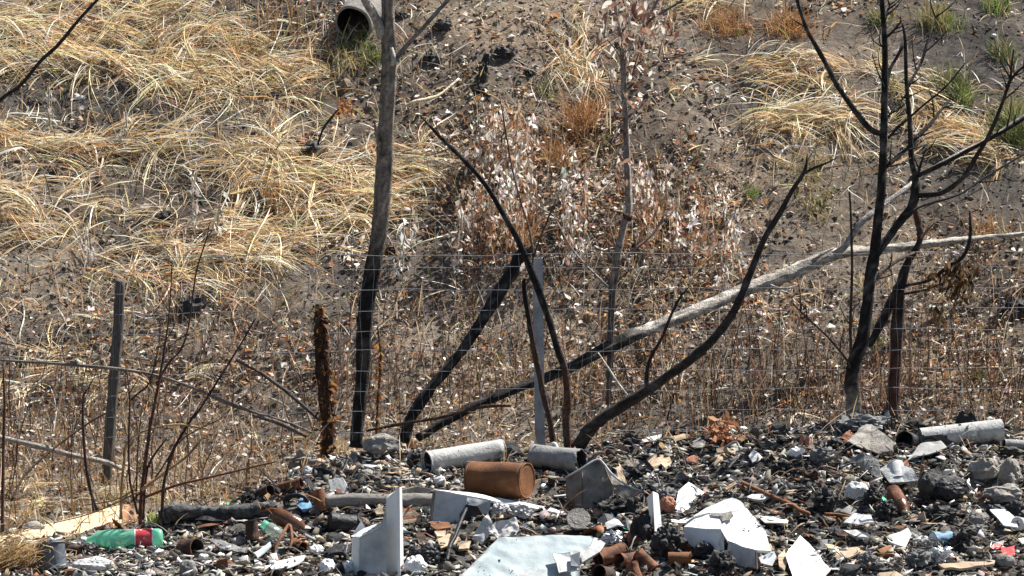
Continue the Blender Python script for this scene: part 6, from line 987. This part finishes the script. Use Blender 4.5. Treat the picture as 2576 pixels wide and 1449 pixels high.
V, F = lathe(pz(4, 2195, 1040, gY(4, 2195, 1080)), pz(4, 2195, 1040, gY(4, 2195, 1080))+np.array((-.02, -.03, .01)), [(0, .014), (0, .03), (1, .03), (1, .014), (0, .014)], 24, .1, 0, 3); tag(put('white_ring', (V, F), 'plaster', None, True), 'white plastic ring at the right edge under the tyre like lumps', 'ring')
# curled tan sheet with its roll
t = thing('curled_sheet', 'curled tan sheet of card ending in a rusty roll at lower right', 'sheet', pz(4, 900, 1310, gY(4, 900, 1310))); foot = ((640, 1330), (1160, 1300))
sheet('sheet_face', 0, 0, 4, [(640, 1205, .10), (720, 1210, .12), (800, 1245, .10), (900, 1222, .12), (1000, 1250, .10), (1085, 1300, .0), (1000, 1282, .0), (900, 1272, .02), (830, 1300, -.02), (770, 1330, -.03), (700, 1270, .03)], 'tan', foot, .006, .012, 4, t, freq=9)
Yr = gY(4, 1100, 1310); A, B = pz(4, 1060, 1275, Yr), pz(4, 1165, 1255, Yr+.03); s = .3178*mpp(Yr); put('roll', lathe(A, B, [(0, 44*s), (1, 52*s), (1, 49*s), (0, 41*s), (0, 44*s)], 26, .2, .15, 4), 'rust2', t, True)
tuft('green_weed', 'small yellow green weed growing between bottle and charred log', 'weed', *Z(1, 1215, 1050), 40, 18, 70, [(2, .40, .45, .12), (2, .62, .64, .45), (1, .2, .3, .06)], 'green', .5, (.006, .012))
for i, (k, x, y, n) in enumerate([(2, 580, 520, 40), (2, 700, 500, 30), (3, 560, 200, 30), (1, 1300, 860, 60), (1, 1700, 830, 60), (1, 200, 1000, 90), (1, 900, 850, 60)]):
    a, b = Z(k, x, y); tuft('dry_grass_tuft', ['pale straw tuft at the foot of the wrapped post', 'straw blades between wrapped post and charred trunk foot', 'bleached blades right of the metal post base', 'straw tuft at the foot of the bare shrub', 'dry grass tuft behind the charred log', 'dry grass tuft behind the pine plank at the left', 'dry grass tuft above the plank brown end'][i], 'grass tuft', a, b, 60, 60, n, [(2, .66, .50, .26), (2, .5, .34, .15), (1, .72, .66, .5)], 'straw', .9, (.0025, .005))

# ------------------------------------------------------------------ loose fragments one can still count
VAR = {}
def variants(key, fn, n=10):
    L = []
    for i in range(n):
        V, F = fn(i)[:2]; L.append(mesh(key, V, F if isinstance(F, list) else np.asarray(F)))
    return L
def frag(i):
    V, F, _ = shards(np.zeros((1, 3)), np.array([.5]), np.array([R.uniform(.05, .14)]), np.ones((1, 3)), .02, 0.); return V, F
def frag_bent(i):
    a = R.uniform(.3, .9); b = R.uniform(-.3, .3); p = [(-a, -.4, 0), (0, -.5+b, .15), (a*.8, -.3, 0), (a, .3, -.1), (.1, .45, .12), (-.8*a, .35, 0)]
    bm = bmesh.new(); bm.faces.new([bm.verts.new(q) for q in p]); bmesh.ops.triangulate(bm, faces=bm.faces[:]); bmesh.ops.solidify(bm, geom=bm.faces[:], thickness=.06)
    bm.verts.index_update(); V = [v.co[:] for v in bm.verts]; F = [tuple(v.index for v in f.verts) for f in bm.faces]; bm.free(); return np.array(V), F
def lumpv(amp, freq):
    return lambda i: blob((0, 0, 0), (.5, R.uniform(.3, .5), R.uniform(.22, .4)), 2, amp, freq, i*1.7+amp)
KINDS_ = [('ash_flake', ['ash', 'charlog', 'greytube', 'ash', 'tan', 'plaster'], frag_bent, 300, (.025, .085), .45, 'bent flake loose in the heap', 'fragment'),
          ('loose_chip', ['white', 'plaster', 'charlog', 'tan', 'cloth'], frag, 150, (.02, .065), .7, 'thin chip loose in the heap', 'chip'),
          ('char_crumb', ['black', 'charlog', 'charlog'], lumpv(.7, 2.2), 150, (.025, .075), .4, 'charred crumb loose in the heap', 'charred crumb'),
          ('rubble_stone', ['stone', 'concrete', 'ash', 'plaster'], lumpv(.5, 1.9), 110, (.02, .065), .4, 'small stone loose in the heap', 'stone'),
          ('rust_flake', ['rust', 'rustdk', 'rust2', 'clay'], frag_bent, 110, (.02, .06), .6, 'small curled scrap loose in the heap', 'scrap')]
occA = np.array(OCC)
CW = dict(ash='dark grey', plaster='off white', paletube='light grey', greytube='mid grey', slab='bluish grey', white='white stained', whiteclean='clean white', tan='tan', cloth='sooty grey', black='black', charlog='ash grey', blackpl='glossy black', stone='tan grey', concrete='grey', rust='red brown', rustdk='dark brown', rust2='orange rusty', clay='brick red')
for nm, mats, fn, n, sz, tilt, lab, ct in KINDS_:
    base = variants(nm, fn, 3*len(mats)); 
    for i, me in enumerate(base): me.materials.append(M[mats[i % len(mats)]])
    cnt = 0; p = heap_points(n*9)
    for q in p:
        if cnt >= n: break
        px, py = proj(q)
        if px < -30 or px > 2610 or py > 1475: continue
        s = R.uniform(*sz)*R.choice([.7, 1, 1.25]); rp = s/2/mpp(q[1])
        d = np.hypot((occA[:, 0]-px)/(occA[:, 2]+rp*.8), (occA[:, 1]-py+rp*.3)/(occA[:, 3]+rp*.8)).min()
        if d < .92 and R.random() < .93: continue
        bi = R.integers(len(base)); mname = mats[bi % len(mats)]; o = bpy.data.objects.new(nm, base[bi]); COL.objects.link(o); o.location = q+np.array((0, 0, s*.10)); o.scale = (s, s*R.uniform(.6, 1), s*R.uniform(.7, 1.2))
        o.rotation_euler = (R.normal(0, tilt), R.normal(0, tilt), R.uniform(0, 6.28)); tag(o, CW[mname]+' '+lab+' '+('left of the white panel' if px < 970 else 'between white panel and white casing' if px < 1720 else 'right of the white casing'), ct, nm.replace('_', ' ')+'s loose in the heap'); cnt += 1

PR = [me for me in variants('rubble_stone', lumpv(.55, 1.9), 12)]
for i, me in enumerate(PR): me.materials.append(M[('plaster', 'concrete', 'stone', 'ash')[i % 4]])
for i in range(34):
    c = G(R.uniform(715, 1060), R.uniform(1125, 1215)); s = R.uniform(.022, .07); o = bpy.data.objects.new('rubble_stone', PR[i % 12]); COL.objects.link(o); o.location = c+np.array((0, 0, s*.15)); o.scale = (s, s*R.uniform(.6, 1), s*R.uniform(.6, 1)); o.rotation_euler = tuple(R.uniform(0, 6.28, 3))
    tag(o, ('off white', 'grey', 'tan grey', 'dark grey')[i % 4]+' stone in the ashy rubble bank left of the long pale can', 'stone', 'stones in the ashy rubble bank')
# ------------------------------------------------------------------ ash and crumbs that settled on top of the larger things
bpy.context.view_layer.update(); dg = bpy.context.evaluated_depsgraph_get(); hits = []
skip = ('ground', 'heap', 'leaf', 'soil', 'stem', 'dry', 'straw', 'horizontal', 'vertical', 'twig', 'trunk', 'branch', 'bottle', 'leaves', 'stubble')
for x, y in zip(R.uniform(-2.3, 2.3, 6000), R.uniform(16.9, 18.9, 6000)):
    ok, loc, nr, fi, ob, mtx = S.ray_cast(dg, Vector((x, y, .55)), Vector((0, 0, -1)), distance=1.2)
    if ok and nr.z > .3 and not ob.name.startswith(skip): hits.append((loc[0], loc[1], loc[2]))
hits = np.array(hits); sel = fbm(hits[:, 0]*7, hits[:, 1]*7, 3) > .07; hits = hits[sel]; n = len(hits)
stuff('settled_crumbs', [shards(hits+np.array((0, 0, .001)), np.clip(R.lognormal(-5.5, .6, n), .002, .02), R.uniform(.001, .003, n), pick([(1, .07, .065, .06), (3, .2, .185, .16), (3, .34, .31, .27), (1, .3, .2, .12)], n, .2), .35)], 'bits')
